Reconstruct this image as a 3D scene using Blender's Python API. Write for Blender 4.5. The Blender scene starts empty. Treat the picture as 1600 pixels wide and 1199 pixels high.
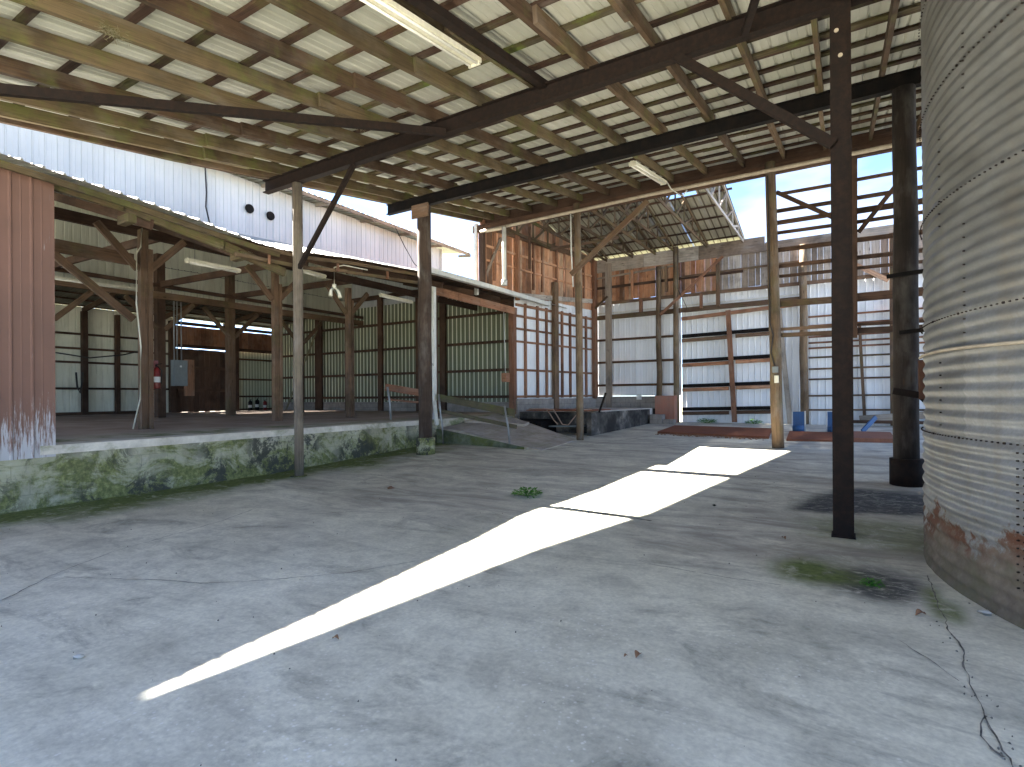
import bpy, math, random
from mathutils import Vector, noise
random.seed(7)
S = bpy.context.scene
R = math.radians

# ------------------------------------------------------------------ camera
F = Vector((-520, 850, 0)).normalized(); RT = Vector((850, 520, 0)).normalized(); UP = Vector((0, 0, 1))
sr = 0.0065
cx_ = (RT - UP * sr).normalized(); cy_ = (UP + RT * sr).normalized(); cz_ = -F
cam = bpy.data.cameras.new("camera"); co = bpy.data.objects.new("camera", cam); S.collection.objects.link(co)
from mathutils import Matrix
M = Matrix(((cx_[0], cy_[0], cz_[0], 0), (cx_[1], cy_[1], cz_[1], 0), (cx_[2], cy_[2], cz_[2], 1.5), (0, 0, 0, 1)))
co.matrix_world = M
cam.sensor_width = 36; cam.lens = 19.125; cam.shift_y = 20.5 / 1600; cam.clip_end = 2000; cam.clip_start = 0.05
S.camera = co

# ------------------------------------------------------------------ light
SUN = Vector((-1.30, 0.05, 1.0)).normalized()
elev = math.asin(SUN.z); azi = math.atan2(SUN.x, SUN.y)
W = bpy.data.worlds.new("World"); S.world = W; W.use_nodes = True
nt = W.node_tree; nt.nodes.clear()
def N(t, ty, **k):
    n = t.nodes.new(ty)
    for a, b in k.items(): setattr(n, a, b)
    return n
sky = N(nt, 'ShaderNodeTexSky'); sky.sky_type = 'NISHITA'; sky.sun_disc = False
sky.sun_elevation = elev; sky.sun_rotation = azi; sky.air_density = 0.55; sky.dust_density = 0.25; sky.ozone_density = 1.6; sky.altitude = 2000
tc = N(nt, 'ShaderNodeTexCoord'); mp = N(nt, 'ShaderNodeMapping'); mp.inputs['Scale'].default_value = (1, 1, 3.2)
nz = N(nt, 'ShaderNodeTexNoise'); nz.inputs['Scale'].default_value = 2.3; nz.inputs['Detail'].default_value = 7; nz.inputs['Roughness'].default_value = 0.52
rp = N(nt, 'ShaderNodeValToRGB'); rp.color_ramp.elements[0].position = 0.50; rp.color_ramp.elements[1].position = 0.72
mx = N(nt, 'ShaderNodeMixRGB'); mx.inputs['Color2'].default_value = (1.9, 1.92, 1.98, 1)
bg = N(nt, 'ShaderNodeBackground'); bg.inputs['Strength'].default_value = 0.05; ow = N(nt, 'ShaderNodeOutputWorld')
L = nt.links.new
L(tc.outputs['Generated'], mp.inputs[0]); L(mp.outputs[0], nz.inputs['Vector']); L(nz.outputs['Fac'], rp.inputs[0])
L(rp.outputs[0], mx.inputs['Fac']); L(sky.outputs[0], mx.inputs['Color1']); L(mx.outputs[0], bg.inputs[0]); L(bg.outputs[0], ow.inputs[0])
sl = bpy.data.lights.new("sun", 'SUN'); sl.energy = 5.0; sl.angle = R(0.53); sl.color = (1.0, 0.95, 0.87)
so = bpy.data.objects.new("sun", sl); S.collection.objects.link(so); so.rotation_euler = SUN.to_track_quat('Z', 'Y').to_euler(); so.location = (-20, 5, 20)
S.view_settings.view_transform = 'Standard'; S.view_settings.look = 'None'; S.view_settings.gamma = 1
S.view_settings.exposure = 4.05
S.render.engine = 'CYCLES'
S.cycles.max_bounces = 10; S.cycles.diffuse_bounces = 7; S.cycles.glossy_bounces = 3; S.cycles.use_denoising = True
S.cycles.use_adaptive_sampling = True; S.cycles.sample_clamp_indirect = 8

# ------------------------------------------------------------------ materials
def mat(name, rough=0.85, metal=0.0, spec=0.3):
    m = bpy.data.materials.new(name); m.use_nodes = True
    t = m.node_tree; b = t.nodes['Principled BSDF']; b.inputs['Roughness'].default_value = rough; b.inputs['Metallic'].default_value = metal
    b.inputs['Specular IOR Level'].default_value = spec
    return m, t, b
def ramp(t, fac, stops):
    r = N(t, 'ShaderNodeValToRGB'); e = r.color_ramp.elements
    while len(e) < len(stops): e.new(0.5)
    for el, (p, c) in zip(e, stops):
        el.position = p; el.color = (c, c, c, 1) if isinstance(c, (int, float)) else (*c, 1)
    t.links.new(fac, r.inputs[0]); return r.outputs[0]
def noi(t, vec, scale, detail=5, rough=0.6, dist=0.0):
    n = N(t, 'ShaderNodeTexNoise'); n.inputs['Scale'].default_value = scale; n.inputs['Detail'].default_value = detail
    n.inputs['Roughness'].default_value = rough; n.inputs['Distortion'].default_value = dist
    t.links.new(vec, n.inputs['Vector']); return n.outputs['Fac']
def mapv(t, vec, sc):
    m = N(t, 'ShaderNodeMapping'); m.inputs['Scale'].default_value = sc; t.links.new(vec, m.inputs[0]); return m.outputs[0]
def mix(t, fac, a, b, mode='MIX'):
    m = N(t, 'ShaderNodeMixRGB', blend_type=mode)
    for i, v in ((0, fac), (1, a), (2, b)):
        if isinstance(v, (int, float)): m.inputs[i].default_value = v if i == 0 else (v, v, v, 1)
        elif isinstance(v, tuple): m.inputs[i].default_value = (*v, 1)
        else: t.links.new(v, m.inputs[i])
    return m.outputs[0]
def math_(t, op, a, b=0.0, clamp=False):
    m = N(t, 'ShaderNodeMath', operation=op); m.use_clamp = clamp
    for i, v in ((0, a), (1, b)):
        if isinstance(v, (int, float)): m.inputs[i].default_value = v
        else: t.links.new(v, m.inputs[i])
    return m.outputs[0]
def bump(t, b, h, strength=0.3, dist=0.01):
    n = N(t, 'ShaderNodeBump'); n.inputs['Strength'].default_value = strength; n.inputs['Distance'].default_value = dist
    t.links.new(h, n.inputs['Height']); t.links.new(n.outputs[0], b.inputs['Normal'])
def posn(t): return N(t, 'ShaderNodeNewGeometry').outputs['Position']
def uvn(t): return N(t, 'ShaderNodeTexCoord').outputs['UV']
def attr(t, n, out='Fac'): return N(t, 'ShaderNodeAttribute', attribute_name=n).outputs[out]

def wood(name, stops, moss=0.0, grey=0.25, rough=0.9):
    m, t, b = mat(name, rough)
    uv = uvn(t); tint = attr(t, 'tint')
    base = ramp(t, tint, stops)
    g = noi(t, mapv(t, uv, (1.0, 26, 1)), 1.6, 6, 0.65, 0.6)
    base = mix(t, 0.75, base, ramp(t, g, [(0.28, 0.32), (0.5, 0.95), (0.72, 1.35)]), 'MULTIPLY')
    blot = noi(t, mapv(t, uv, (1.3, 3.5, 1)), 1.1, 5, 0.6)
    base = mix(t, ramp(t, blot, [(0.5, 0.0), (0.72, grey)]), base, (0.26, 0.24, 0.21))
    dk = noi(t, posn(t), 0.9, 4, 0.7)
    base = mix(t, ramp(t, dk, [(0.36, 0.65), (0.52, 0.0)]), base, mix(t, 1.0, base, 0.35, 'MULTIPLY'))
    if moss:
        mo = noi(t, posn(t), 1.7, 7, 0.7)
        base = mix(t, ramp(t, mo, [(0.50, 0.0), (0.66, moss)]), base, (0.10, 0.13, 0.025))
    kn = N(t, 'ShaderNodeTexVoronoi'); kn.inputs['Scale'].default_value = 1.0; t.links.new(mapv(t, uv, (1.6, 7, 1)), kn.inputs['Vector'])
    base = mix(t, ramp(t, kn.outputs['Distance'], [(0.05, 0.8), (0.13, 0.0)]), base, (0.05, 0.028, 0.015))
    t.links.new(base, b.inputs['Base Color']); bump(t, b, g, 0.5, 0.01)
    return m
TAN = wood('weathered_timber', [(0.0, (0.062, 0.036, 0.02)), (0.5, (0.10, 0.062, 0.034)), (1.0, (0.135, 0.088, 0.048))], 0.35)
MOSSY = wood('mossy_timber', [(0.0, (0.075, 0.052, 0.026)), (0.5, (0.10, 0.072, 0.036)), (1.0, (0.13, 0.094, 0.05))], 0.5)
PURL = wood('purlin_timber', [(0.0, (0.03, 0.016, 0.010)), (0.5, (0.05, 0.027, 0.017)), (1.0, (0.085, 0.045, 0.028))], 0.3)
MOSSP = wood('green_mossy_purlin', [(0.0, (0.07, 0.055, 0.025)), (1.0, (0.12, 0.09, 0.045))], 1.0)
RED = wood('reddish_board', [(0.0, (0.16, 0.085, 0.05)), (0.25, (0.36, 0.16, 0.08)), (0.6, (0.52, 0.26, 0.14)), (1.0, (0.46, 0.31, 0.20))], 0.0, 0.55)
GREYB = wood('grey_board', [(0.0, (0.20, 0.15, 0.11)), (0.5, (0.34, 0.28, 0.22)), (1.0, (0.45, 0.40, 0.34))], 0.0, 0.6)
GPOLE = wood('grey_pole_timber', [(0.0, (0.12, 0.095, 0.07)), (1.0, (0.16, 0.13, 0.10))], 0.15, 0.5)
POLE = wood('pole_timber', [(0.0, (0.13, 0.085, 0.05)), (1.0, (0.19, 0.13, 0.08))], 0.2, 0.5)
MPOLE = wood('brown_pole_timber', [(0.0, (0.05, 0.033, 0.024)), (1.0, (0.085, 0.058, 0.042))], 0.0, 0.35)
DPOLE = wood('dark_pole_timber', [(0.0, (0.022, 0.016, 0.013)), (1.0, (0.045, 0.03, 0.022))], 0.0, 0.25)
REDPOST = wood('red_brown_timber', [(0.0, (0.16, 0.075, 0.045)), (1.0, (0.30, 0.15, 0.085))], 0.0, 0.3)
DARKW = wood('dark_timber', [(0.0, (0.05, 0.028, 0.018)), (1.0, (0.10, 0.055, 0.034))], 0.0, 0.1)
MIDW = wood('brown_timber', [(0.0, (0.10, 0.06, 0.037)), (1.0, (0.18, 0.11, 0.068))], 0.2, 0.25)
MOSSB = wood('mossy_board', [(0.0, (0.08, 0.07, 0.04)), (1.0, (0.13, 0.11, 0.07))], 0.6, 0.1)

def paint(name, col, rough=0.6, metal=0.0, dirt=0.35, dirtc=(0.12, 0.09, 0.06), scale=3.0, spec=0.35, bmp=0.15):
    m, t, b = mat(name, rough, metal, spec)
    p = posn(t); n1 = noi(t, p, scale, 7, 0.65); n2 = noi(t, mapv(t, p, (14, 14, 1.2)), 1.5, 5, 0.6)
    c = mix(t, ramp(t, n1, [(0.42, 0.0), (0.75, dirt)]), col, dirtc)
    c = mix(t, 0.5, c, ramp(t, n2, [(0.3, 0.72), (0.7, 1.12)]), 'MULTIPLY')
    t.links.new(c, b.inputs['Base Color']); bump(t, b, n1, bmp, 0.004); return m
STEEL = paint('brown_steel', (0.014, 0.0105, 0.009), 0.8, 0.0, 0.9, (0.03, 0.017, 0.012), 16, 0.12, 0.5)
BLACKS = paint('black_steel', (0.008, 0.0075, 0.0075), 0.8, 0.0, 0.7, (0.024, 0.016, 0.012), 5, 0.12)
WHITE = paint('white_paint', (0.62, 0.62, 0.58), 0.5, 0, 0.35, (0.25, 0.23, 0.17), 4)
LAMPW = paint('lamp_enamel', (0.66, 0.64, 0.52), 0.4, 0, 0.3, (0.35, 0.30, 0.15), 6)
TUBE = paint('lamp_tube', (0.78, 0.77, 0.70), 0.25, 0, 0.1, (0.4, 0.4, 0.3), 3)
CREAM = paint('cream_pipe', (0.42, 0.36, 0.27), 0.6, 0, 0.5, (0.16, 0.12, 0.08), 3)
GREYM = paint('grey_enamel', (0.16, 0.18, 0.18), 0.45, 0.1, 0.3, (0.08, 0.07, 0.05), 5)
REDP = paint('red_enamel', (0.16, 0.012, 0.01), 0.4, 0, 0.3)
BLUE = paint('blue_paint', (0.03, 0.10, 0.24), 0.5, 0, 0.3, (0.05, 0.05, 0.07), 4)
CABLE = paint('black_cable', (0.02, 0.02, 0.02), 0.6, 0, 0.2)
HOSE = paint('tan_hose', (0.40, 0.27, 0.20), 0.6, 0, 0.3)
RUST = paint('rust_plate', (0.23, 0.085, 0.045), 0.9, 0, 0.6, (0.13, 0.06, 0.04), 2.5, 0.15, 0.4)
OLIVE = paint('olive_pipe', (0.22, 0.20, 0.12), 0.6, 0, 0.3)
BRICKR = paint('red_masonry', (0.34, 0.15, 0.10), 0.9, 0, 0.5, (0.2, 0.17, 0.14), 4)
LEAF, t_, b_ = mat('leaf', 0.6); c_ = noi(t_, posn(t_), 30, 2)
t_.links.new(ramp(t_, c_, [(0.3, (0.04, 0.14, 0.012)), (0.7, (0.10, 0.28, 0.03))]), b_.inputs['Base Color'])
DEADLEAF = paint('dead_leaf', (0.25, 0.13, 0.07), 0.8)
STONE = paint('pale_stone', (0.5, 0.48, 0.44), 0.9, 0, 0.2)
GALV = paint('galvanised_pipe', (0.28, 0.29, 0.29), 0.5, 0.4, 0.5, (0.16, 0.13, 0.10), 8)

def sheetmat(name, c1, c2, rib=None, pitch=0.2286, rough=0.5, streak=0.35, streakc=(0.25, 0.22, 0.18), metal=0.1, big=0.5, panel=0.12):
    """ribbed sheet: u = across in metres, v = along in metres"""
    m, t, b = mat(name, rough, metal, 0.35)
    uv = uvn(t); sx = N(t, 'ShaderNodeSeparateXYZ'); t.links.new(uv, sx.inputs[0])
    n1 = noi(t, mapv(t, uv, (3.0, 0.35, 1)), 1.6, 6, 0.65); n2 = noi(t, posn(t), big, 5, 0.6)
    c = mix(t, ramp(t, n2, [(0.3, 0.0), (0.7, 1.0)]), c1, c2)
    c = mix(t, ramp(t, n1, [(0.5, 0.0), (0.72, streak)]), c, streakc)
    # sheet to sheet difference
    pn = N(t, 'ShaderNodeTexWhiteNoise', noise_dimensions='1D')
    t.links.new(math_(t, 'FLOOR', math_(t, 'DIVIDE', sx.outputs[0], pitch * 4)), pn.inputs['W'])
    c = mix(t, 1.0, c, ramp(t, pn.outputs['Value'], [(0.0, 1 - panel), (1.0, 1 + panel * 0.3)]), 'MULTIPLY')
    if rib:
        f = math_(t, 'FRACT', math_(t, 'DIVIDE', sx.outputs[0], pitch))
        k = math_(t, 'GREATER_THAN', f, 0.80)
        c = mix(t, k, c, rib)
    t.links.new(c, b.inputs['Base Color'])
    bump(t, b, noi(t, posn(t), 9, 4), 0.12, 0.01)
    return m
M_ROOF = sheetmat('roof_underside', (0.50, 0.495, 0.44), (0.38, 0.39, 0.32), streak=0.5, streakc=(0.30, 0.29, 0.22))
M_WHITE = sheetmat('white_siding', (0.50, 0.50, 0.50), (0.40, 0.41, 0.42), streak=0.35, streakc=(0.33, 0.35, 0.38), panel=0.1)
M_GREEN = sheetmat('green_siding', (0.13, 0.145, 0.085), (0.16, 0.17, 0.11), rib=(0.66, 0.68, 0.54), streak=0.3, streakc=(0.05, 0.05, 0.035))  # pale rib stripes paint in the light the ribs catch
M_GREEN2 = sheetmat('pale_green_siding', (0.50, 0.54, 0.42), (0.42, 0.46, 0.35), rib=(0.10, 0.12, 0.08), pitch=0.17, streak=0.3)
M_INNER = sheetmat('dirty_white_siding', (0.74, 0.73, 0.62), (0.60, 0.60, 0.49), streak=0.4, streakc=(0.2, 0.17, 0.11))
M_BACK = sheetmat('back_siding', (0.78, 0.80, 0.82), (0.66, 0.68, 0.70), streak=0.2, streakc=(0.4, 0.38, 0.34), pitch=0.2286)
M_OLDROOF = sheetmat('old_roof_underside', (0.34, 0.33, 0.26), (0.46, 0.44, 0.35), rib=(0.12, 0.10, 0.07), streak=0.4, streakc=(0.12, 0.10, 0.06))
M_DKROOF = sheetmat('dark_roof_underside', (0.10, 0.10, 0.08), (0.14, 0.14, 0.11), streak=0.3)
# faded red siding, scuffed to white primer low down
M_REDS, t, b = mat('red_siding', 0.6, 0.0, 0.3)
p = posn(t); sp = N(t, 'ShaderNodeSeparateXYZ'); t.links.new(p, sp.inputs[0])
c = mix(t, ramp(t, noi(t, p, 1.2, 5), [(0.3, 0), (0.7, 1)]), (0.17, 0.092, 0.068), (0.13, 0.074, 0.055))
low = ramp(t, math_(t, 'DIVIDE', sp.outputs[2], 5.0), [(0.13, 0.34), (0.34, 0.0)])
scr = noi(t, mapv(t, p, (26, 26, 2.2)), 1.3, 7, 0.75)
near = ramp(t, math_(t, 'DIVIDE', sp.outputs[1], 4.0), [(0.45, 0.0), (0.75, 0.12)])
c = mix(t, ramp(t, math_(t, 'ADD', math_(t, 'ADD', scr, low), near), [(0.76, 0.0), (0.88, 0.85)]), c, (0.45, 0.46, 0.48))
t.links.new(c, b.inputs['Base Color'])

# galvanised silo
M_SILO, t, b = mat('galvanised_silo', 0.48, 0.45, 0.4)
p = posn(t); sp = N(t, 'ShaderNodeSeparateXYZ'); t.links.new(p, sp.inputs[0])
n1 = noi(t, mapv(t, p, (1, 1, 3)), 1.4, 8, 0.65); n2 = noi(t, p, 40, 3, 0.6); n3 = noi(t, mapv(t, p, (7, 7, 0.5)), 1.2, 6, 0.6)
c = ramp(t, n1, [(0.3, (0.18, 0.18, 0.17)), (0.5, (0.26, 0.27, 0.275)), (0.72, (0.36, 0.38, 0.395))])
an = math_(t, 'ARCTAN2', math_(t, 'SUBTRACT', sp.outputs[1], 6.12), math_(t, 'SUBTRACT', sp.outputs[0], 3.92))
rowi = math_(t, 'FLOOR', math_(t, 'DIVIDE', math_(t, 'SUBTRACT', sp.outputs[2], 0.24), 0.93))
ci = math_(t, 'FLOOR', math_(t, 'ADD', math_(t, 'MULTIPLY', an, 1.18), math_(t, 'MULTIPLY', rowi, 0.37)))
wn_ = N(t, 'ShaderNodeTexWhiteNoise', noise_dimensions='2D'); cb = N(t, 'ShaderNodeCombineXYZ'); t.links.new(rowi, cb.inputs[0]); t.links.new(ci, cb.inputs[1]); t.links.new(cb.outputs[0], wn_.inputs['Vector'])
c = mix(t, 1.0, c, ramp(t, wn_.outputs['Value'], [(0.0, 0.72), (1.0, 1.12)]), 'MULTIPLY')
c = mix(t, 0.35, c, ramp(t, n2, [(0.3, 0.6), (0.7, 1.2)]), 'MULTIPLY')
c = mix(t, ramp(t, n3, [(0.48, 0.0), (0.7, 0.45)]), c, (0.20, 0.16, 0.11))
hi = ramp(t, math_(t, 'DIVIDE', sp.outputs[2], 8.0), [(0.18, 0.0), (0.40, 0.8)])
c = mix(t, hi, c, mix(t, 1.0, (0.13, 0.125, 0.108), ramp(t, n1, [(0.3, 0.7), (0.7, 1.35)]), 'MULTIPLY'))
edge = noi(t, p, 1.5, 8, 0.72)
# rust skirt: low on the shell, ragged edge
rl = math_(t, 'SUBTRACT', math_(t, 'ADD', math_(t, 'MULTIPLY', edge, 1.3), -0.20), sp.outputs[2])
gr = ramp(t, math_(t, 'ADD', rl, 0.5), [(0.42, 0.0), (0.52, 0.85)])
c = mix(t, gr, c, ramp(t, noi(t, p, 9, 6, 0.7), [(0.3, (0.11, 0.085, 0.05)), (0.7, (0.26, 0.21, 0.15))]))
rl2 = ramp(t, math_(t, 'ADD', rl, 0.5), [(0.46, 0.0), (0.50, 1.0), (0.56, 1.0), (0.64, 0.15)])
c = mix(t, mix(t, 1.0, rl2, ramp(t, noi(t, p, 3, 5), [(0.38, 0.15), (0.5, 1.0)]), 'MULTIPLY'), c, (0.13, 0.055, 0.03))
ms = ramp(t, math_(t, 'ADD', math_(t, 'MULTIPLY', noi(t, p, 2.2, 5), 1.0), math_(t, 'MULTIPLY', sp.outputs[2], -0.6)), [(0.38, 0.0), (0.5, 0.5)])
c = mix(t, ms, c, (0.12, 0.12, 0.06))
t.links.new(c, b.inputs['Base Color'])
t.links.new(ramp(t, gr, [(0, 0.4), (1, 0.0)]), b.inputs['Metallic'])
t.links.new(ramp(t, gr, [(0, 0.5), (1, 0.95)]), b.inputs['Roughness'])
bump(t, b, n2, 0.12, 0.004)

# concrete floor with stains and dark patches held in colour attributes
M_FLOOR, t, b = mat('concrete_floor', 0.85, 0.0, 0.3)
p = posn(t)
n1 = noi(t, p, 0.32, 6, 0.6, 0.4); n2 = noi(t, p, 2.2, 8, 0.7, 0.5); n3 = noi(t, p, 32, 4, 0.6); n5 = noi(t, mapv(t, p, (0.5, 1.6, 1)), 0.9, 7, 0.7, 1.2)
c = ramp(t, n1, [(0.30, (0.55, 0.525, 0.42)), (0.5, (0.665, 0.64, 0.525)), (0.72, (0.75, 0.725, 0.61))])
c = mix(t, 0.8, c, ramp(t, n2, [(0.25, 0.55), (0.45, 0.92), (0.55, 1.02), (0.75, 1.22)]), 'MULTIPLY')
c = mix(t, 0.75, c, ramp(t, n5, [(0.3, 0.62), (0.5, 0.98), (0.8, 1.15)]), 'MULTIPLY')
sm = noi(t, mapv(t, p, (0.7, 1.3, 1)), 0.75, 9, 0.72, 1.6); c = mix(t, ramp(t, sm, [(0.32, 0.9), (0.46, 0.0)]), c, mix(t, 1.0, c, 0.5, 'MULTIPLY'))
n7 = noi(t, p, 9, 7, 0.75, 0.3); c = mix(t, 0.5, c, ramp(t, n7, [(0.3, 0.68), (0.48, 0.98), (0.7, 1.2)]), 'MULTIPLY')
c = mix(t, 0.5, c, ramp(t, n3, [(0.3, 0.75), (0.7, 1.2)]), 'MULTIPLY')
vo = N(t, 'ShaderNodeTexVoronoi'); vo.inputs['Scale'].default_value = 26; t.links.new(mix(t, 0.02, p, n3, 'ADD'), vo.inputs['Vector'])
spk = mix(t, 1.0, ramp(t, vo.outputs['Distance'], [(0.12, 1.0), (0.26, 0.0)]), ramp(t, noi(t, p, 1.1, 5, 0.7), [(0.46, 0.0), (0.62, 0.6)]), 'MULTIPLY')
c = mix(t, mix(t, 1.0, spk, attr(t, 'near', 'Fac'), 'MULTIPLY'), c, (0.88, 0.86, 0.82))
# scratches
wv = noi(t, mapv(t, p, (1.0, 14, 1)), 1.7, 6, 0.8, 2.0)
c = mix(t, ramp(t, wv, [(0.66, 0.0), (0.70, 0.35), (0.74, 0.0)]), c, (0.85, 0.83, 0.78))
# mid dirt, brown
df = attr(t, 'dirt'); c = mix(t, mix(t, 1.0, df, ramp(t, n5, [(0.35, 1.0), (0.6, 0.12)]), 'MULTIPLY'), c, (0.30, 0.265, 0.23))
wf = attr(t, 'pale'); c = mix(t, mix(t, 1.0, wf, ramp(t, n2, [(0.35, 0.3), (0.55, 1.0)]), 'MULTIPLY'), c, (0.82, 0.77, 0.69))
kf = attr(t, 'black'); c = mix(t, mix(t, 1.0, kf, ramp(t, noi(t, mapv(t, p, (1.0, 2.0, 1)), 7, 8, 0.78, 1.0), [(0.34, 0.3), (0.50, 1.0)]), 'MULTIPLY'), c, (0.055, 0.055, 0.052))
mf = attr(t, 'moss'); mg = mix(t, 1.0, mf, ramp(t, noi(t, p, 4.5, 8, 0.75, 0.6), [(0.30, 0.0), (0.50, 1.0)]), 'MULTIPLY')
mg = math_(t, 'MULTIPLY', mg, 1.3, True)
c = mix(t, mg, c, ramp(t, noi(t, p, 14, 5), [(0.3, (0.07, 0.09, 0.02)), (0.7, (0.17, 0.21, 0.06))]))
t.links.new(c, b.inputs['Base Color']); bump(t, b, mix(t, 0.5, n3, n2), 0.25, 0.006)

# dock block work
def blockmat(name, mossy, cols, w=0.4064, h=0.2032):
    m, t, b = mat(name, 0.92, 0, 0.2)
    uv = uvn(t); p = posn(t)
    br = N(t, 'ShaderNodeTexBrick'); br.inputs['Scale'].default_value = 1; br.inputs['Brick Width'].default_value = w; br.inputs['Row Height'].default_value = h
    br.inputs['Mortar Size'].default_value = 0.006; br.inputs['Mortar Smooth'].default_value = 0.3; br.inputs['Color1'].default_value = (1, 1, 1, 1)
    br.inputs['Color2'].default_value = (0.82, 0.82, 0.82, 1); br.inputs['Mortar'].default_value = (0.45, 0.45, 0.45, 1)
    t.links.new(uv, br.inputs['Vector'])
    n1 = noi(t, p, 1.3, 7, 0.65); n2 = noi(t, p, 6, 7, 0.75); n4 = noi(t, mapv(t, p, (5, 5, 1.3)), 1.0, 7, 0.7)
    c = ramp(t, n1, cols); c = mix(t, 0.9, c, br.outputs['Color'], 'MULTIPLY')
    c = mix(t, 0.6, c, ramp(t, n2, [(0.3, 0.6), (0.7, 1.2)]), 'MULTIPLY')
    if mossy:
        sp = N(t, 'ShaderNodeSeparateXYZ'); t.links.new(p, sp.inputs[0])
        zz = sp.outputs[2]
        k = math_(t, 'ADD', noi(t, mapv(t, p, (1, 1, 1.6)), 1.25, 9, 0.72, 0.8), math_(t, 'MULTIPLY', n4, 0.22))
        k = math_(t, 'ADD', k, math_(t, 'MULTIPLY', math_(t, 'SUBTRACT', 0.62, zz), 0.24))
        thin = ramp(t, k, [(0.44, 0.0), (0.60, 0.7)])
        c = mix(t, thin, c, (0.33, 0.33, 0.20))
        c = mix(t, ramp(t, k, [(0.605, 0.0), (0.70, 0.9)]), c, ramp(t, noi(t, p, 13, 7, 0.75), [(0.3, (0.04, 0.05, 0.014)), (0.5, (0.13, 0.145, 0.045)), (0.72, (0.33, 0.34, 0.13))]))
        k2 = noi(t, p, 2.1, 10, 0.82, 0.5); k3 = noi(t, p, 0.7, 3, 0.5)
        c = mix(t, mix(t, 1.0, ramp(t, k2, [(0.485, 0.0), (0.53, 0.92)]), ramp(t, k3, [(0.40, 0.25), (0.50, 1.0)]), 'MULTIPLY'), c, (0.05, 0.052, 0.045))
    t.links.new(c, b.inputs['Base Color'])
    bump(t, b, mix(t, 0.5, br.outputs['Color'], n2), 0.5, 0.012); return m
M_DOCK = blockmat('mossy_block', True, [(0.3, (0.38, 0.35, 0.27)), (0.6, (0.55, 0.52, 0.42)), (0.8, (0.66, 0.62, 0.52))])
M_BLOCK = blockmat('grey_block', False, [(0.3, (0.22, 0.19, 0.165)), (0.7, (0.38, 0.34, 0.30))])
def conc(name, stops, moss=0.0, sc=1.2):
    m, t, b = mat(name, 0.9, 0, 0.2); p = posn(t); n1 = noi(t, p, sc, 7, 0.65); n2 = noi(t, p, 7, 7, 0.7)
    c = ramp(t, n1, stops); c = mix(t, 0.6, c, ramp(t, n2, [(0.3, 0.65), (0.7, 1.2)]), 'MULTIPLY')
    if moss: c = mix(t, ramp(t, noi(t, mapv(t, p, (1, 0.6, 1)), 1.9, 8, 0.7), [(0.5, 0.0), (0.63, moss)]), c, (0.12, 0.14, 0.04))
    t.links.new(c, b.inputs['Base Color']); bump(t, b, n2, 0.35, 0.01); return m
M_CAP = conc('dock_lip_concrete', [(0.3, (0.48, 0.44, 0.37)), (0.7, (0.66, 0.62, 0.54))], 0.7)
M_RAMP = conc('ramp_concrete', [(0.3, (0.34, 0.29, 0.24)), (0.7, (0.52, 0.46, 0.40))], 0.35)
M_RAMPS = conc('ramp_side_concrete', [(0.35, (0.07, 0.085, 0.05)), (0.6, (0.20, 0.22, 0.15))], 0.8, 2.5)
M_DECK = conc('platform_concrete', [(0.3, (0.40, 0.36, 0.31)), (0.7, (0.58, 0.53, 0.48))], 0.0)
M_PITF = conc('blackened_concrete', [(0.42, (0.03, 0.028, 0.026)), (0.54, (0.09, 0.082, 0.072)), (0.62, (0.22, 0.195, 0.165)), (0.72, (0.38, 0.34, 0.29))], 0.0, 1.1)
M_DSLAB, t, b = mat('dock_slab', 0.9, 0, 0.2)
p = posn(t); sp = N(t, 'ShaderNodeSeparateXYZ'); t.links.new(p, sp.inputs[0])
c = ramp(t, noi(t, p, 0.9, 7, 0.65), [(0.3, (0.26, 0.19, 0.15)), (0.7, (0.46, 0.37, 0.31))])
lip = ramp(t, math_(t, 'ADD', math_(t, 'MULTIPLY', math_(t, 'ADD', sp.outputs[0], 12.2), 0.5), math_(t, 'MULTIPLY', noi(t, p, 1.2, 6), 0.5)), [(0.35, 0.0), (0.95, 0.8)])
c = mix(t, lip, c, (0.46, 0.43, 0.35))
c = mix(t, mix(t, 1.0, lip, ramp(t, noi(t, p, 1.6, 7, 0.7), [(0.46, 0.0), (0.6, 1.0)]), 'MULTIPLY'), c, (0.10, 0.13, 0.035))
t.links.new(c, b.inputs['Base Color']); bump(t, b, noi(t, p, 8, 5), 0.3, 0.01)
M_GROUND, t, b = mat('outside_ground', 0.95); c = ramp(t, noi(t, posn(t), 0.5, 8, 0.7), [(0.35, (0.10, 0.12, 0.04)), (0.65, (0.28, 0.25, 0.19))])
t.links.new(c, b.inputs['Base Color'])
M_CRACK_SHADOW, t, b = mat('crack_dirt_and_shadow', 0.95); c = ramp(t, noi(t, posn(t), 12, 5, 0.7), [(0.4, (0.08, 0.075, 0.065)), (0.6, (0.22, 0.205, 0.18))]); t.links.new(c, b.inputs['Base Color'])  # dirt of the cracks, also colours the painted beam shadow strips

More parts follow.
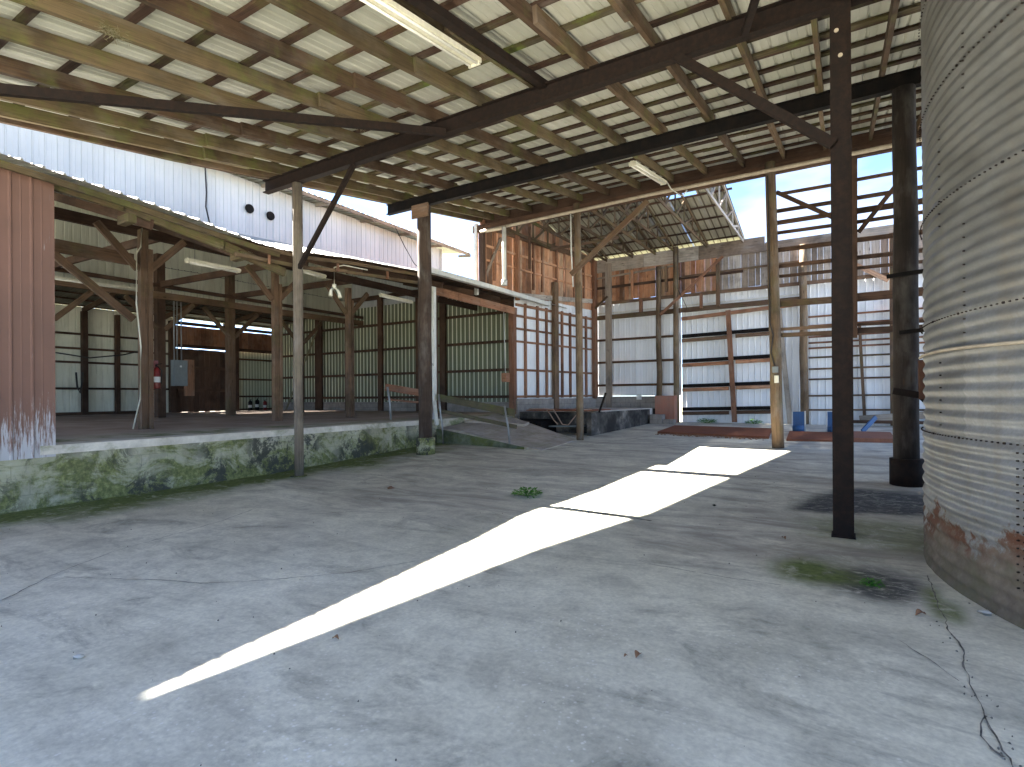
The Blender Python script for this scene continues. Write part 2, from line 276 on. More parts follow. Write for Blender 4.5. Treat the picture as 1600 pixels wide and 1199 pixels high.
# ------------------------------------------------------------------ builders
class MB:
    def __init__(s): s.v = []; s.f = []; s.uv = []; s.ti = []; s.sm = []
    def face(s, idx, uvs, ti, sm=False): s.f.append(idx); s.uv.append(uvs); s.ti.append(ti); s.sm.append(sm)
    def beam(s, p0, p1, w, h, up=(0, 0, 1), ti=None, w1=None, h1=None):
        p0 = Vector(p0); p1 = Vector(p1); d = (p1 - p0); ln = d.length; d.normalize(); up = Vector(up)
        sd = d.cross(up)
        if sd.length < 1e-4: sd = d.cross(Vector((0, 1, 0)))
        sd.normalize(); u = sd.cross(d).normalized(); w1 = w1 or w; h1 = h1 or h
        b = len(s.v); o = random.random() * 50; ti = random.random() if ti is None else ti
        for q, ww, hh in ((p0, w, h), (p1, w1, h1)):
            for a, c in ((-1, -1), (1, -1), (1, 1), (-1, 1)): s.v.append(q + sd * a * ww / 2 + u * c * hh / 2)
        pr = [0, w, w + h, 2 * w + h, 2 * w + 2 * h]
        for i in range(4):
            j = (i + 1) % 4
            s.face([b + i, b + j, b + 4 + j, b + 4 + i], [(o, o + pr[i]), (o, o + pr[i + 1]), (o + ln, o + pr[i + 1]), (o + ln, o + pr[i])], ti)
        s.face([b + 3, b + 2, b + 1, b], [(o, o), (o, o + .1), (o + .1, o + .1), (o + .1, o)], ti * 0.5)
        s.face([b + 4, b + 5, b + 6, b + 7], [(o, o), (o, o + .1), (o + .1, o + .1), (o + .1, o)], ti * 0.5)
        return s
    def box(s, x0, x1, y0, y1, z0, z1, ti=None):
        """axis box; uv in metres on every face (for block work)"""
        b = len(s.v); ti = random.random() if ti is None else ti
        for z in (z0, z1):
            for x, y in ((x0, y0), (x1, y0), (x1, y1), (x0, y1)): s.v.append(Vector((x, y, z)))
        for q in ([0, 1, 5, 4], [2, 3, 7, 6]): s.face([b + i for i in q], [(s.v[b + i].x, s.v[b + i].z) for i in q], ti)
        for q in ([1, 2, 6, 5], [3, 0, 4, 7]): s.face([b + i for i in q], [(s.v[b + i].y, s.v[b + i].z) for i in q], ti)
        for q in ([3, 2, 1, 0], [4, 5, 6, 7]): s.face([b + i for i in q], [(s.v[b + i].x, s.v[b + i].y) for i in q], ti)
        return s
    def prism(s, poly, z0, z1):
        """vertical-sided block over polygon [(x,y)] (ccw); z0,z1 scalars or lists"""
        n = len(poly); z0 = z0 if isinstance(z0, list) else [z0] * n; z1 = z1 if isinstance(z1, list) else [z1] * n
        b = len(s.v)
        for (x, y), z in zip(poly, z0): s.v.append(Vector((x, y, z)))
        for (x, y), z in zip(poly, z1): s.v.append(Vector((x, y, z)))
        u = 0
        for i in range(n):
            j = (i + 1) % n; l = math.dist(poly[i], poly[j])
            s.face([b + i, b + j, b + n + j, b + n + i], [(u, z0[i]), (u + l, z0[j]), (u + l, z1[j]), (u, z1[i])], 0.5); u += l
        s.face([b + n + i for i in range(n)], [(p[0], p[1]) for p in poly], 0.5)
        s.face([b + i for i in reversed(range(n))], [(p[0], p[1]) for p in reversed(poly)], 0.5)
        return s
    def tube(s, pts, r, n=10, ti=None, cap=True, wob=0.0):
        """round bar through points; r scalar or list"""
        pts = [Vector(p) for p in pts]; rs = r if isinstance(r, (list, tuple)) else [r] * len(pts)
        b = len(s.v); o = random.random() * 50; ti = random.random() if ti is None else ti; u = 0; us = []
        for i, p in enumerate(pts):
            d = (pts[min(i + 1, len(pts) - 1)] - pts[max(i - 1, 0)]).normalized()
            a = d.cross(Vector((0, 0, 1)))
            if a.length < 0.05: a = d.cross(Vector((0, 1, 0)))
            a.normalize(); c = a.cross(d).normalized()
            if i: u += (p - pts[i - 1]).length
            us.append(u)
            for k in range(n):
                an = 2 * math.pi * k / n; rr = rs[i] * (1 + wob * (random.random() - .5))
                s.v.append(p + a * math.cos(an) * rr + c * math.sin(an) * rr)
        for i in range(len(pts) - 1):
            for k in range(n):
                k2 = (k + 1) % n; pv = 2 * math.pi * rs[i] / n
                s.face([b + i * n + k, b + (i + 1) * n + k, b + (i + 1) * n + k2, b + i * n + k2],
                       [(o + us[i], o + k * pv), (o + us[i + 1], o + k * pv), (o + us[i + 1], o + (k + 1) * pv), (o + us[i], o + (k + 1) * pv)], ti, True)
        if cap:
            m = b + (len(pts) - 1) * n
            s.face([b + k for k in range(n)], [(o, o)] * n, ti); s.face([m + k for k in reversed(range(n))], [(o, o)] * n, ti)
        return s
    def sheet(s, fn, width, length, pitch=0.2286, hr=0.02, seg=1, u0=0.0, minor=True):
        """ribbed sheet. fn(u, v, h) -> point"""
        us = []; k = 0; u = 0
        while u < width:
            for q, h in ((0, 0), (0.36, 0), (0.38, hr * .25), (0.42, hr * .25), (0.44, 0), (0.80, 0), (0.86, hr), (0.94, hr)) if minor else ((0, 0), (0.78, 0), (0.86, hr), (0.94, hr)):
                if u + q * pitch <= width: us.append((u + q * pitch, h))
            u += pitch
        us.append((width, 0)); b = len(s.v); n = len(us)
        for j in range(seg + 1):
            for (uu, h) in us: s.v.append(Vector(fn(uu, length * j / seg, h)))
        for j in range(seg):
            for i in range(n - 1):
                a, c = us[i][0], us[i + 1][0]; v0, v1 = length * j / seg, length * (j + 1) / seg
                s.face([b + j * n + i, b + j * n + i + 1, b + (j + 1) * n + i + 1, b + (j + 1) * n + i],
                       [(u0 + a, v0), (u0 + c, v0), (u0 + c, v1), (u0 + a, v1)], 0.5)
        return s
    def build(s, name, m, parent=None, origin=None):
        if parent is not None: org = Vector(parent['_w'])
        elif origin is not None: org = Vector(origin)
        else:
            xs = [v.x for v in s.v]; ys = [v.y for v in s.v]; org = Vector(((min(xs) + max(xs)) / 2, (min(ys) + max(ys)) / 2, min(v.z for v in s.v)))
        me = bpy.data.meshes.new(name); me.from_pydata([tuple(v - org) for v in s.v], [], s.f)
        uvl = me.uv_layers.new(name='UVMap'); k = 0; flat = []
        for q in s.uv:
            for c in q: flat += [c[0], c[1]]
        uvl.data.foreach_set('uv', flat)
        a = me.attributes.new('tint', 'FLOAT', 'FACE'); a.data.foreach_set('value', s.ti)
        me.polygons.foreach_set('use_smooth', s.sm); me.update()
        me.materials.append(m); o = bpy.data.objects.new(name, me); S.collection.objects.link(o)
        if parent is not None: o.parent = parent; o.location = (0, 0, 0); o['_w'] = tuple(org)
        else: o.location = org; o['_w'] = tuple(org)
        return o
def thing(name, label, cat, loc=(0, 0, 0), group=None):
    o = bpy.data.objects.new(name, None); S.collection.objects.link(o); o.location = loc; o['_w'] = tuple(loc); o.empty_display_size = 0.2
    o['label'] = label; o['category'] = cat
    if group: o['group'] = group
    return o
def tag(o, label, cat, group=None):
    o['label'] = label; o['category'] = cat
    if group: o['group'] = group
    return o
def struct(o): o['kind'] = 'structure'; return o

def fz(y): return 0.0 if y < 6.8 else 0.034 * (y - 6.8)
def dockx(y): return -9.5 - 0.06 * (y - 3)
def sstep(a, b, x):
    t = min(1, max(0, (x - a) / (b - a))); return t * t * (3 - 2 * t)

# ------------------------------------------------------------------ ground and floor
m = MB(); m.v = [Vector(q) for q in ((-200, -200, -0.12), (200, -200, -0.12), (200, 200, -0.12), (-200, 200, -0.12))]
m.face([0, 1, 2, 3], [(0, 0), (400, 0), (400, 400), (0, 400)], 0.5); struct(m.build('ground', M_GROUND, origin=(0, 0, -0.12)))
struct(MB().prism([(-9.4, -30), (35, -30), (35, 24), (8.0, 24), (8.0, -6.0), (-9.4, -6.0)], -.1, -.012).build('bounce_apron', conc('bounce_concrete', [(.3, (.50, .48, .44)), (.7, (.62, .60, .56))])))  # unseen pale apron, added to bounce sunlight up under the roof

nx, ny = 190, 270; X0, X1, Y0, Y1 = -10.4, 8.0, -6.0, 21.15
vs = []; at = {k: [] for k in ('moss', 'dirt', 'pale', 'black', 'near')}
for j in range(ny + 1):
    y = Y0 + (Y1 - Y0) * (j / ny)
    for i in range(nx + 1):
        x = X0 + (X1 - X0) * i / nx
        nn = noise.noise(Vector((x * .9, y * .9, 0))); n2 = noise.noise(Vector((x * 2.6, y * 2.6, 3)))
        vs.append((x, y, fz(y) + 0.004 * noise.noise(Vector((x * .6, y * .6, 9))) - 0.002))
        d = x - dockx(y) + 0.55 * nn + .3 * n2
        mo = (1 - sstep(0.25, 1.6, d)) * 0.95 * sstep(-2, 3, y)
        mo = max(mo, (1 - sstep(0.05, 0.5, math.hypot((x + 0.26 + .1 * n2) / 0.9, (y - 5.3) / 1.2) + .12 * n2)) * 1.0)
        mo = max(mo, 0.45 * (1 - sstep(.3, 1.1, math.hypot(x - .3, y - 6.9) + .3 * nn)))
        mo = max(mo, 0.7 * (1 - sstep(.03, .13, abs(x - 0.57 + .05 * n2))) * (1 - sstep(.2, .5, abs(y - 4.9))))
        at['moss'].append(mo)
        di = sstep(5.2, 8.5, y + 1.6 * nn) * .75
        di = max(di, .8 * (1 - sstep(.5, 2.5, math.hypot(x + 5.2, (y - 6.5) / 1.4) + .8 * nn)))
        di = max(di, .95 * (1 - sstep(.6, 2.4, math.hypot((x + 0.3) / 1.2, y - 6.5) + .5 * n2)))
        at['dirt'].append(di)
        r1 = math.hypot((x - 0.03) / 1.15, (y - 6.5) / .75) + .14 * n2 + .08 * nn
        at['pale'].append(max((1 - sstep(0.16, 0.36, r1)) * .9, .6 * (1 - sstep(.05, .2, abs((x - .38) + (y - 5.25) * .25 + .05 * n2))) * (1 - sstep(.3, .7, abs(y - 5.15)))))
        bx = (1 - sstep(.28, .72, math.hypot((x - .22) / .75, (y - 5.2) / .9) + .16 * n2 + .08 * nn)) * .95
        dark_patch = sstep(7.75, 8.0, y - .25 * x + .12 * n2) * (1 - sstep(9.3, 9.9, y + .2 * n2)) * sstep(-.55, -.2, x - .35 * (y - 8.6) + .15 * nn) * (1 - sstep(1.5, 2.2, x))  # darker floor patch in front of the right hand pole
        bx = max(bx, dark_patch * 1.0)
        bx = max(bx, .9 * (1 - sstep(.0, .28, d - .25)) * sstep(1.5, 3, y) * (.6 + .4 * n2))
        at['black'].append(bx); at['near'].append(1 - sstep(3.0, 7.0, y + .5 * nn))
fs = [(j * (nx + 1) + i, j * (nx + 1) + i + 1, (j + 1) * (nx + 1) + i + 1, (j + 1) * (nx + 1) + i) for j in range(ny) for i in range(nx)]
me = bpy.data.meshes.new('floor'); me.from_pydata(vs, [], fs)
for k, q in at.items():
    a = me.attributes.new(k, 'FLOAT', 'POINT'); a.data.foreach_set('value', q)
me.polygons.foreach_set('use_smooth', [True] * len(fs)); me.materials.append(M_FLOOR)
fo = bpy.data.objects.new('floor', me); S.collection.objects.link(fo); fo['kind'] = 'structure'

def crack(pts, w, jag=0.018, name='floor_crack'):
    b = MB(); P = []
    for a, c in zip(pts[:-1], pts[1:]):
        n = max(2, int(math.dist(a, c) / 0.05))
        for i in range(n): P.append((a[0] + (c[0] - a[0]) * i / n, a[1] + (c[1] - a[1]) * i / n))
    P.append(pts[-1]); Q = []
    for i, (x, y) in enumerate(P):
        Q.append((x + jag * noise.noise(Vector((x * 6, y * 6, 1))) + random.uniform(-.006, .006), y + jag * noise.noise(Vector((x * 6, y * 6, 5)))))
    for i, (x, y) in enumerate(Q):
        a = Q[max(0, i - 1)]; c = Q[min(len(Q) - 1, i + 1)]; d = Vector((c[0] - a[0], c[1] - a[1])).normalized()
        ww = w * random.uniform(.25, 1.3) / 2; z = fz(y) + .0045
        b.v += [Vector((x - d.y * ww, y + d.x * ww, z)), Vector((x + d.y * ww, y - d.x * ww, z))]
        if i: k = 2 * i; b.face([k - 2, k - 1, k + 1, k], [(0, 0)] * 4, .5)
    return struct(b.build(name, M_CRACK_SHADOW))
for pts, w in (([(0.58, 5.61), (0.55, 4.68), (0.58, 4.14), (0.54, 3.62), (0.55, 3.24), (0.56, 2.9), (0.6, 2.3)], .009),
               ([(0.555, 3.3), (0.50, 3.1), (0.54, 2.95)], .012),
               ([(-5.1, 1.2), (-5.37, 1.46), (-5.77, 1.9), (-6.12, 2.46), (-6.28, 3.0), (-6.5, 3.8), (-6.9, 4.6)], .009), ([(-5.63, 1.94), (-4.84, 2.31), (-4.42, 2.47), (-4.03, 2.79), (-3.61, 3.26), (-3.3, 3.9), (-2.9, 4.3)], .009),
               ([(-1.6, 4.8), (-1.43, 4.76), (-0.96, 4.73), (-0.42, 4.75)], .009), ([(.26, 4.05), (.39, 3.85), (.5, 3.63)], .008),
               ([(-3.6, 10.9), (-1.85, 10.17), (-1.04, 9.38), (-0.47, 9.0)], .012), ([(-5.9, 4.6), (-5.53, 5.0), (-5.11, 5.15), (-4.48, 5.69)], .01),
               ([(-8.6, 4.9), (-7.6, 5.9), (-7.0, 7.5)], .012), ([(-6.2, 11.9), (-5.6, 13.6), (-4.9, 15.9)], .03)):
    crack(pts, w)
crack([(-3.30, 6.62), (-1.98, 6.42)], .055, .005, 'beam_shadow_strip'); crack([(-3.05, 10.62), (-1.9, 10.42)], .05, .005, 'beam_shadow_strip')  # dark strips painting the steel beams' shadow lines across the sun patch

# ------------------------------------------------------------------ pole shed (the big canopy)
YA, YB, YC, ZA, SL = 6.77, 10.23, 14.2, 5.62, 0.157
def rz(y): return ZA + SL * (y - YA)
shed = thing('pole_shed', 'open-sided canopy of timber rafters, pale metal sheets and dark steel beams over the concrete floor', 'shed', (-4, 6.77, 0))
RX = [-9.80, -9.40, -8.8, -8.02, -7.17, -6.36, -5.55, -4.68, -3.79, -2.95, -2.07, -1.19, -.35]
RY0, RY1 = 0.75, 14.72
def redge(y): return -9.92 + .082 * max(0, 5 - y) - .03 * max(0, y - 9)
for i, x in enumerate(RX):
    b = MB()
    yj = 5.2 + .6 * random.random() # lapped joint before the first steel beam
    j1, j2 = random.uniform(-.012, .012), random.uniform(-.015, .015)
    b.beam((x + j1 + (.28 if i == 0 else 0), RY0, rz(RY0) + .345), (x + j1 * .5, yj + .35, rz(yj + .35) + .345 - .01), .062, .19)
    b.beam((x + .064 + j2, yj - .5, rz(yj - .5) + .335), (x + .05 + j2, YB + .3, rz(YB + .3) + .345), .058, .185)
    b.beam((x + j1, YB - .45, rz(YB - .45) + .34), (x, RY1 - .06, rz(RY1 - .06) + .345), .058, .185)
    b.build('rafter', MOSSY if x < -2.9 and i % 3 else TAN, shed)
for x in (.49,):
    MB().beam((x, RY0, rz(RY0) + .345), (x, YA + .2, rz(YA + .2) + .345), .06, .19).beam((x + .05, YA - .4, rz(YA - .4) + .345), (x + .02, RY1 - .06, rz(RY1 - .06) + .345), .06, .19).build('rafter', TAN, shed)
for x in (1.35, 2.2, 3.05, 3.9, 4.75): MB().beam((x, 9.75, rz(9.75) + .345), (x, RY1, rz(RY1) + .345), .06, .19).build('rafter', TAN, shed)
# fascia, doubled on the left edge
MB().beam((-9.54, RY0, rz(RY0) + .35), (-9.885, 5, rz(5) + .35), .03, .16).beam((-9.885, 5, rz(5) + .35), (-9.92, RY1, rz(RY1) + .35), .03, .16).build('fascia', TAN, shed)
y = RY0 + .1; ys = []
while y < RY1 - .1:
    ys.append(y); y += .64 if y < 8 else .60
ys += [8.48]
for y in ys:
    b = MB(); x = redge(y) + .17
    xe = 1.5 if y < 9.75 else 5.0; kk = .003
    while x < xe:
        x2 = min(xe, x + random.uniform(3.0, 4.4)); dy = random.uniform(-.015, .015)
        kk = -kk; b.beam((x - .12, y + dy, rz(y) + .4635 + kk), (x2, y + dy, rz(y) + .4635 + kk), .088 + kk, .040); x = x2
    b.build('purlin', MOSSP if abs(y - 5.87) < .32 or abs(y - 8.48) < .02 else PURL, shed)
nrm = Vector((0, -SL, 1)).normalized()
def rooffn(xs, y0):
    def fn(u, v, h):
        y = y0 + v
        return (xs + u, y, rz(y) + .49 + h)
    return fn
def cutfn(xs, y0):
    def fn(u, v, h):
        y = y0 + v
        return (max(xs + u, redge(y)), y, rz(y) + .49 + h)
    return fn
b = MB()
for ya, yb in ((RY0 - .1, 5.0), (5.0, 9.0), (9.0, RY1 + .05)): b.sheet(cutfn(-10.2, ya), 12.1, yb - ya + .005, seg=1)
b.sheet(rooffn(1.9, 9.7), 3.3, RY1 + .05 - 9.7, u0=12.1)
b.build('roof', M_ROOF, shed)
def ibeam(p0, p1, w, h, name='steel_beam', t=.014, up=(0, 0, 1), mm=STEEL):
    p0 = Vector(p0); p1 = Vector(p1); u = Vector(up)
    b = MB().beam(p0 + u * (h / 2 - t / 2), p1 + u * (h / 2 - t / 2), w, t, up).beam(p0 - u * (h / 2 - t / 2), p1 - u * (h / 2 - t / 2), w, t, up).beam(p0, p1, .012, h - 2 * t, up)
    return b.build(name, mm, shed)
ibeam((-9.93, YA, ZA + .125), (1.2, YA, ZA + .125), .13, .25)
ibeam((-9.95, YB, rz(YB) + .125), (2.6, YB, rz(YB) + .125), .13, .25, mm=BLACKS)
# column under the first beam
b = MB(); t = .016
b.beam((-.02, YA - .1, -.01), (-.02, YA - .1, ZA - .001), .19, t, (0, 1, 0)).beam((-.02, YA + .1, -.01), (-.02, YA + .1, ZA - .001), .19, t, (0, 1, 0)).beam((-.02, YA, -.01), (-.02, YA, ZA - .001), .012, .18, (0, 1, 0))
b.beam((.066, YA - .115, 0), (.066, YA - .115, ZA - .3), .02, .02)
col = b.build('steel_column', STEEL, shed)
MB().box(-.13, .09, YA - .125, YA + .125, -.004, .012).build('base_plate', STEEL, col)
for z0, x0 in ((5.05, -.02), (5.32, -.055)): MB().tube([(x0, YA - .108, z0), (x0, YA - .118, z0)], .022, 10).build('bolt', CREAM, col)
def post(x, y, z0, z1, r0, r1, mm=POLE, collar=None, lean=(0, 0), cm=None, base=0.0):
    n = 7; b = MB(); pts = []; rs = []
    for i in range(n):
        f = i / (n - 1); pts.append((x + lean[0] * f + random.uniform(-.012, .012), y + lean[1] * f, z0 + (z1 - z0) * f)); rs.append(r0 + (r1 - r0) * f)
    o = b.tube(pts, rs, 16, wob=.05).build('post', mm, shed)
    if collar: MB().tube([(x, y, z0 - .01), (x, y, z0 + collar[1]), (x, y, z0 + collar[1] + .001)], [collar[0], collar[0], collar[0] * .96], 20).build('collar', cm, o)
    MB().tube([(x, y, z0 - .01), (x, y, z0 + .012)], [r0 * 2.0, r0 * 1.7], 12, wob=.3).build('footing', M_DOCK if x < -8 else STEEL, o) if base else None
    return o
post(-8.95, YA, fz(YA), ZA - .002, .085, .095, mm=GPOLE, base=1)
post(-8.74, YB, fz(YB), rz(YB) - .002, .165, .17, mm=MPOLE, collar=(.23, .40), cm=M_DOCK)
post(.80, YB, fz(YB), rz(YB) - .002, .17, .15, mm=DPOLE, collar=(.22, .40), cm=STEEL)
MB().box(-8.98, -8.48, YB - .19, YB - .14, 5.84, rz(YB) - .004).build('bearing_block', MIDW, shed)
post(-6.42, YC, fz(YC), 6.98, .105, .10, lean=(-.05, 0))
post(-1.35, YC, fz(YC), 7.0, .135, .115, lean=(-.12, 0))
b = MB().beam((-.02 + .20, YC, 2.75), (.20, YC, 6.9), .13, .14, (0, 1, 0)); b.build('post', DARKW, shed)
# header at the far edge
MB().beam((-10.1, YC + .03, 6.83), (5, YC + .03, 6.83), .12, .22).build('header_beam', DARKW, shed)
MB().beam((-9.9, YC + .12, 7.09), (5, YC + .12, 7.09), .05, .34).build('header_board', DARKW, shed)
b = MB().tube([(-9.75, YC - .09, 6.70), (-6.5, YC - .09, 6.74), (-4.3, YC - .1, 6.78), (0, YC - .1, 6.78), (4.5, YC - .1, 6.8)], .045, 10)
b.build('gutter_pipe', CREAM, shed)
MB().tube([(-9.72, YC - .09, 6.72), (-9.0, YC - .05, 6.6), (-8.95, YC + .2, 6.0)], .04, 8)
# knee braces (steel angle)
def brace(p0, p1, w=.07, h=.07, mm=STEEL, name='brace', par=shed): return MB().beam(p0, p1, w, h).build(name, mm, par)
brace((-8.88, YA - .02, 3.98), (-7.36, YA - .02, 5.62)); brace((-.08, YA - .13, 4.12), (-1.72, YA - .06, 5.62), .08, .1)
brace((-8.35, 1.2, 4.72), (-5.26, YA - .1, 5.60), .07, .11); brace((-.95, YA - .08, 5.63), (-.2, 4.2, 5.28), .07, .08)
brace((-6.6, YC - .16, 4.95), (-4.38, YC - .16, 6.60), .07, .14, MIDW)
MB().beam((-3.58, RY0, rz(RY0) + .20), (-3.58, 7.35, rz(7.35) + .20 + .06), .10, .10).build('steel_channel', STEEL, shed)
# rusty bracket on the right hand pole, facing the silo
for z0, x0, x1 in ((3.28, .55, 1.35), (2.42, .70, 1.3)): MB().beam((x0, YB - .22, z0), (x1, YB - .24, z0 + .05), .05, .06).build('bracket_arm', BLACKS, shed)
MB().prism([(.93, YB - .30), (1.28, YB - .32), (1.28, YB - .20), (.93, YB - .18)], 1.42, 2.0).build('rusty_bracket', paint('rusty_bracket', (.11, .05, .03), .9, 0, .6, (.04, .02, .015), 6), shed)
MB().beam((.62, YB - .24, 1.55), (1.4, YB - .26, 1.38), .05, .10).build('bracket_arm', STEEL, shed)
MB().beam((.9, YB - .24, 1.5), (1.5, YB - .26, .85), .03, .05).build('bracket_arm', BLACKS, shed)

# ------------------------------------------------------------------ rails between the rear posts
rf = thing('rail_screen', 'bare horizontal wooden rails and braces left between the rear posts beside the silo', 'fence', (0, YC + .18, 2.8))
for i, (z, h) in enumerate([(6.27, .07), (5.87, .085), (5.59, .10), (5.35, .075), (4.94, .10), (4.55, .085), (4.31, .07), (3.66, .15), (3.05, .07), (2.91, .10)]):
    xl = -1.42 if i > 0 else -1.3
    if i == 8: xl = -1.5
    b = MB().beam((xl, YC + .18, z + .01), (.13, YC + .18 + (.0), z + random.uniform(-.01, .01)), .045, h)
    b.build('rail', MIDW if i > 6 else DARKW, rf)
    MB().beam((.135, YC + .18, z + random.uniform(-.01, .02)), (3.2, YC + .18, z + random.uniform(-.03, .03)), .045, h * (1.25 if i in (2, 7, 9) else 1)).build('rail', DARKW, rf)
MB().beam((-1.36, YC + .13, 6.32), (.1, YC + .13, 5.30), .045, .09).build('brace', DARKW, rf)
MB().beam((1.2, YC + .13, 6.3), (.28, YC + .13, 5.1), .045, .09).build('brace', DARKW, rf)
MB().beam((1.78, YC + .18, 0.3), (1.78, YC + .18, 6.9), .16, .16, (0, 1, 0)).build('post', MIDW, rf)

# ------------------------------------------------------------------ barn on the loading dock (left)
barn = thing('dock_barn', 'tin-clad timber barn with sagging eave standing on a mossy block loading dock', 'barn', (-16, 8, 0))
ZD = .86
P = [(-9.2, -3.0), (dockx(12.3), 12.3), (dockx(12.3) - .0, 12.31)]
def dockprism(z0, z1, out, ya, yb, inner=.5, zb=None):
    return MB().prism([(dockx(ya) + out, ya), (dockx(yb) + out, yb), (dockx(yb) - inner, yb), (dockx(ya) - inner, ya)], z0, z1)
dockprism(-.05, .735, 0, -4, 12.3).build('dock_wall', M_DOCK, barn)
dockprism(.735, ZD, .035, 3.0, 12.33, .45).build('dock_lip', M_CAP, barn)
dockprism(.735, .80, .02, -4, 2.99, .45).build('dock_lip', M_CAP, barn)
MB().prism([(dockx(-4) - .44, -4), (dockx(12.3) - .44, 12.3), (-10.25, 12.5), (-9.68, 16.0), (-9.1, 19.2), (-27.2, 19.2), (-27.2, -4)], .2, ZD - .004).build('slab', M_DSLAB, barn)
# curb steps under tracks on the dock near the ramp
def eave(y):
    P = [(-5, 4.66), (1.4, 4.66), (2.5, 4.60), (3.6, 4.53), (5, 4.43), (6.0, 4.31), (6.6, 4.30), (7.4, 4.40), (8.3, 4.50), (10.6, 4.66), (12, 4.76), (15.2, 4.82), (20, 4.86)]
    for (a, za), (c, zc) in zip(P[:-1], P[1:]):
        if y <= c: return za + (zc - za) * (y - a) / (c - a)
    return 4.86
XE, XC = -9.12, -15.3
def leanfn(y0):
    def fn(u, v, h):
        y = y0 + u; x = XE - v; f = v / (XE - XC); ez = eave(y) + .03
        z = ez * (1 - f) + 6.30 * f + h + .012 * noise.noise(Vector((y * 2, v, 0)))
        return (x, y, z)
    return fn
MB().sheet(leanfn(-3.2), 22.3, XE - XC, seg=5, hr=.026).build('front_roof', M_DKROOF if False else sheetmat('weathered_roof', (.45, .45, .42), (.34, .33, .29), streak=.5, streakc=(.2, .16, .1)), barn)
# eave timbers
seg = [(-3, 4.75), (2.6, 4.62), (4.1, 4.52), (5.7, 4.28), (6.95, 4.03)]
b = MB()
for (ya, za), (yb, zb) in zip(seg[:-1], seg[1:]): b.beam((-9.62, ya, za), (-9.62, yb + .02, zb), .07, .16, ti=.9)
b.build('eave_plate', MOSSY, barn)
b = MB(); yy = -3
while yy < 6.6:
    b.beam((-9.26, yy, eave(yy) - .05), (-9.26, min(6.6, yy + 1.2), eave(min(6.6, yy + 1.2)) - .05), .05, .09, ti=.3); yy += 1.2
b.build('eave_board', MOSSY, barn)
b = MB(); yy = 5.8
while yy < 11:
    b.beam((-9.27, yy, eave(yy) - .04), (-9.27, min(11, yy + 1.3), eave(min(11, yy + 1.3)) - .04), .04, .07, ti=.8)
    b.beam((-9.42, yy, eave(yy) - .22), (-9.42, min(11, yy + 1.3), eave(min(11, yy + 1.3)) - .20), .05, .07, ti=.9); yy += 1.3
b.build('eave_board', TAN, barn)
for y in (4.15, 6.0): MB().beam((-9.8, y, eave(y) - .17), (-9.45, y, eave(y) - .17), .12, .13).build('rafter_tail', MOSSY, barn)
for y in (6.45, 8.1, 9.6): MB().beam((-9.36, y, eave(y) - .24), (-9.36, y, eave(y) - .03), .05, .03, (0, 1, 0)).build('eave_block', REDPOST, barn)
for y in [-1.5, 0, 1.5, 3, 4.5, 6, 7.5, 9, 10.5, 12, 13.5, 15, 16.5, 18]:
    MB().beam((-9.6, y, eave(y) - .13), (XC + .1, y, 6.12), .05, .16).build('rafter', DARKW, barn)
for i in range(9):
    x = -9.9 - i * .62; f = (XE - x) / (XE - XC)
    b = MB(); yy = -3
    while yy < 19:
        y2 = min(19, yy + 1.5); b.beam((x, yy, eave(yy) * (1 - f) + 6.3 * f - .03), (x, y2, eave(y2) * (1 - f) + 6.3 * f - .03), .09, .04); yy = y2
    b.build('purlin', DARKW, barn)
# monitor (clerestory): white siding
MB().sheet(lambda u, v, h: (XC + h, -3 + u, 6.12 + v), 22.0, 1.95, hr=.022).build('clerestory_wall', M_WHITE, barn)
MB().sheet(lambda u, v, h: (XC - .05 + u * -1, 19.0 + h, 5.9 + v), 5.6, 2.2).build('gable_wall', M_WHITE, barn)
MB().sheet(lambda u, v, h: (-14.55 - v, -3.2 + u, 8.05 + v * .14 + h), 23.5, 3.4, hr=.03).build('monitor_roof', M_OLDROOF, barn)
MB().sheet(lambda u, v, h: (-17.95 - v, -3.2 + u, 8.526 - v * .14 + h), 23.5, 3.3, hr=.03).build('monitor_roof', M_OLDROOF, barn)
MB().beam((-14.62, -3.2, 8.0), (-14.62, 20.3, 8.0), .05, .1).build('monitor_fascia', GREYB, barn)
for y in range(-2, 21, 2): MB().beam((-14.6, y + .3, 7.96), (-15.28, y + .3, 8.04), .06, .1).build('rafter_tail', GREYB, barn)
MB().beam((XC + .06, 18.97, 5.5), (XC + .06, 18.97, 8.05), .12, .06, (0, 1, 0)).build('corner_trim', WHITE, barn)
for y, z in ((9.45 + .4, 7.20), (10.15 + .4, 7.18)):
    o = MB(); o.tube([(XC + .055, y, z), (XC + .10, y, z)], [.135, .13], 24); o = o.build('vent_fan', BLACKS, barn)
# rear slope, back wall, gable wall
MB().sheet(lambda u, v, h: (-20.9 - v, -3 + u, 6.25 - v * .145 + h + .03 * noise.noise(Vector((u * .8, v, 2)))), 22.2, 6.28, seg=3).build('rear_roof', M_DKROOF, barn)
for i in range(8): MB().beam((-21.2 - i * .8, -3, 6.17 - i * .8 * .145), (-21.2 - i * .8, 19, 6.17 - i * .8 * .145), .09, .05).build('purlin', DARKW, barn)
for y in range(-2, 19, 3): MB().beam((-21, y, 6.05), (-27, y, 5.2), .08, .2).build('rafter', DARKW, barn)
MB().sheet(lambda u, v, h: (-20.95 - h, -3 + u, 5.35 + v), 22, 2.6).build('clerestory_wall', M_INNER, barn)
MB().sheet(lambda u, v, h: (-27.05 - h, -3 + u, .82 + v), 16.6, 4.52, hr=.02).build('back_wall', M_INNER, barn)
MB().sheet(lambda u, v, h: (-27.05 - h, 16.75 + u, .82 + v), 2.25, 3.15, hr=.03, pitch=.17, minor=False).build('back_wall', M_GREEN2, barn)
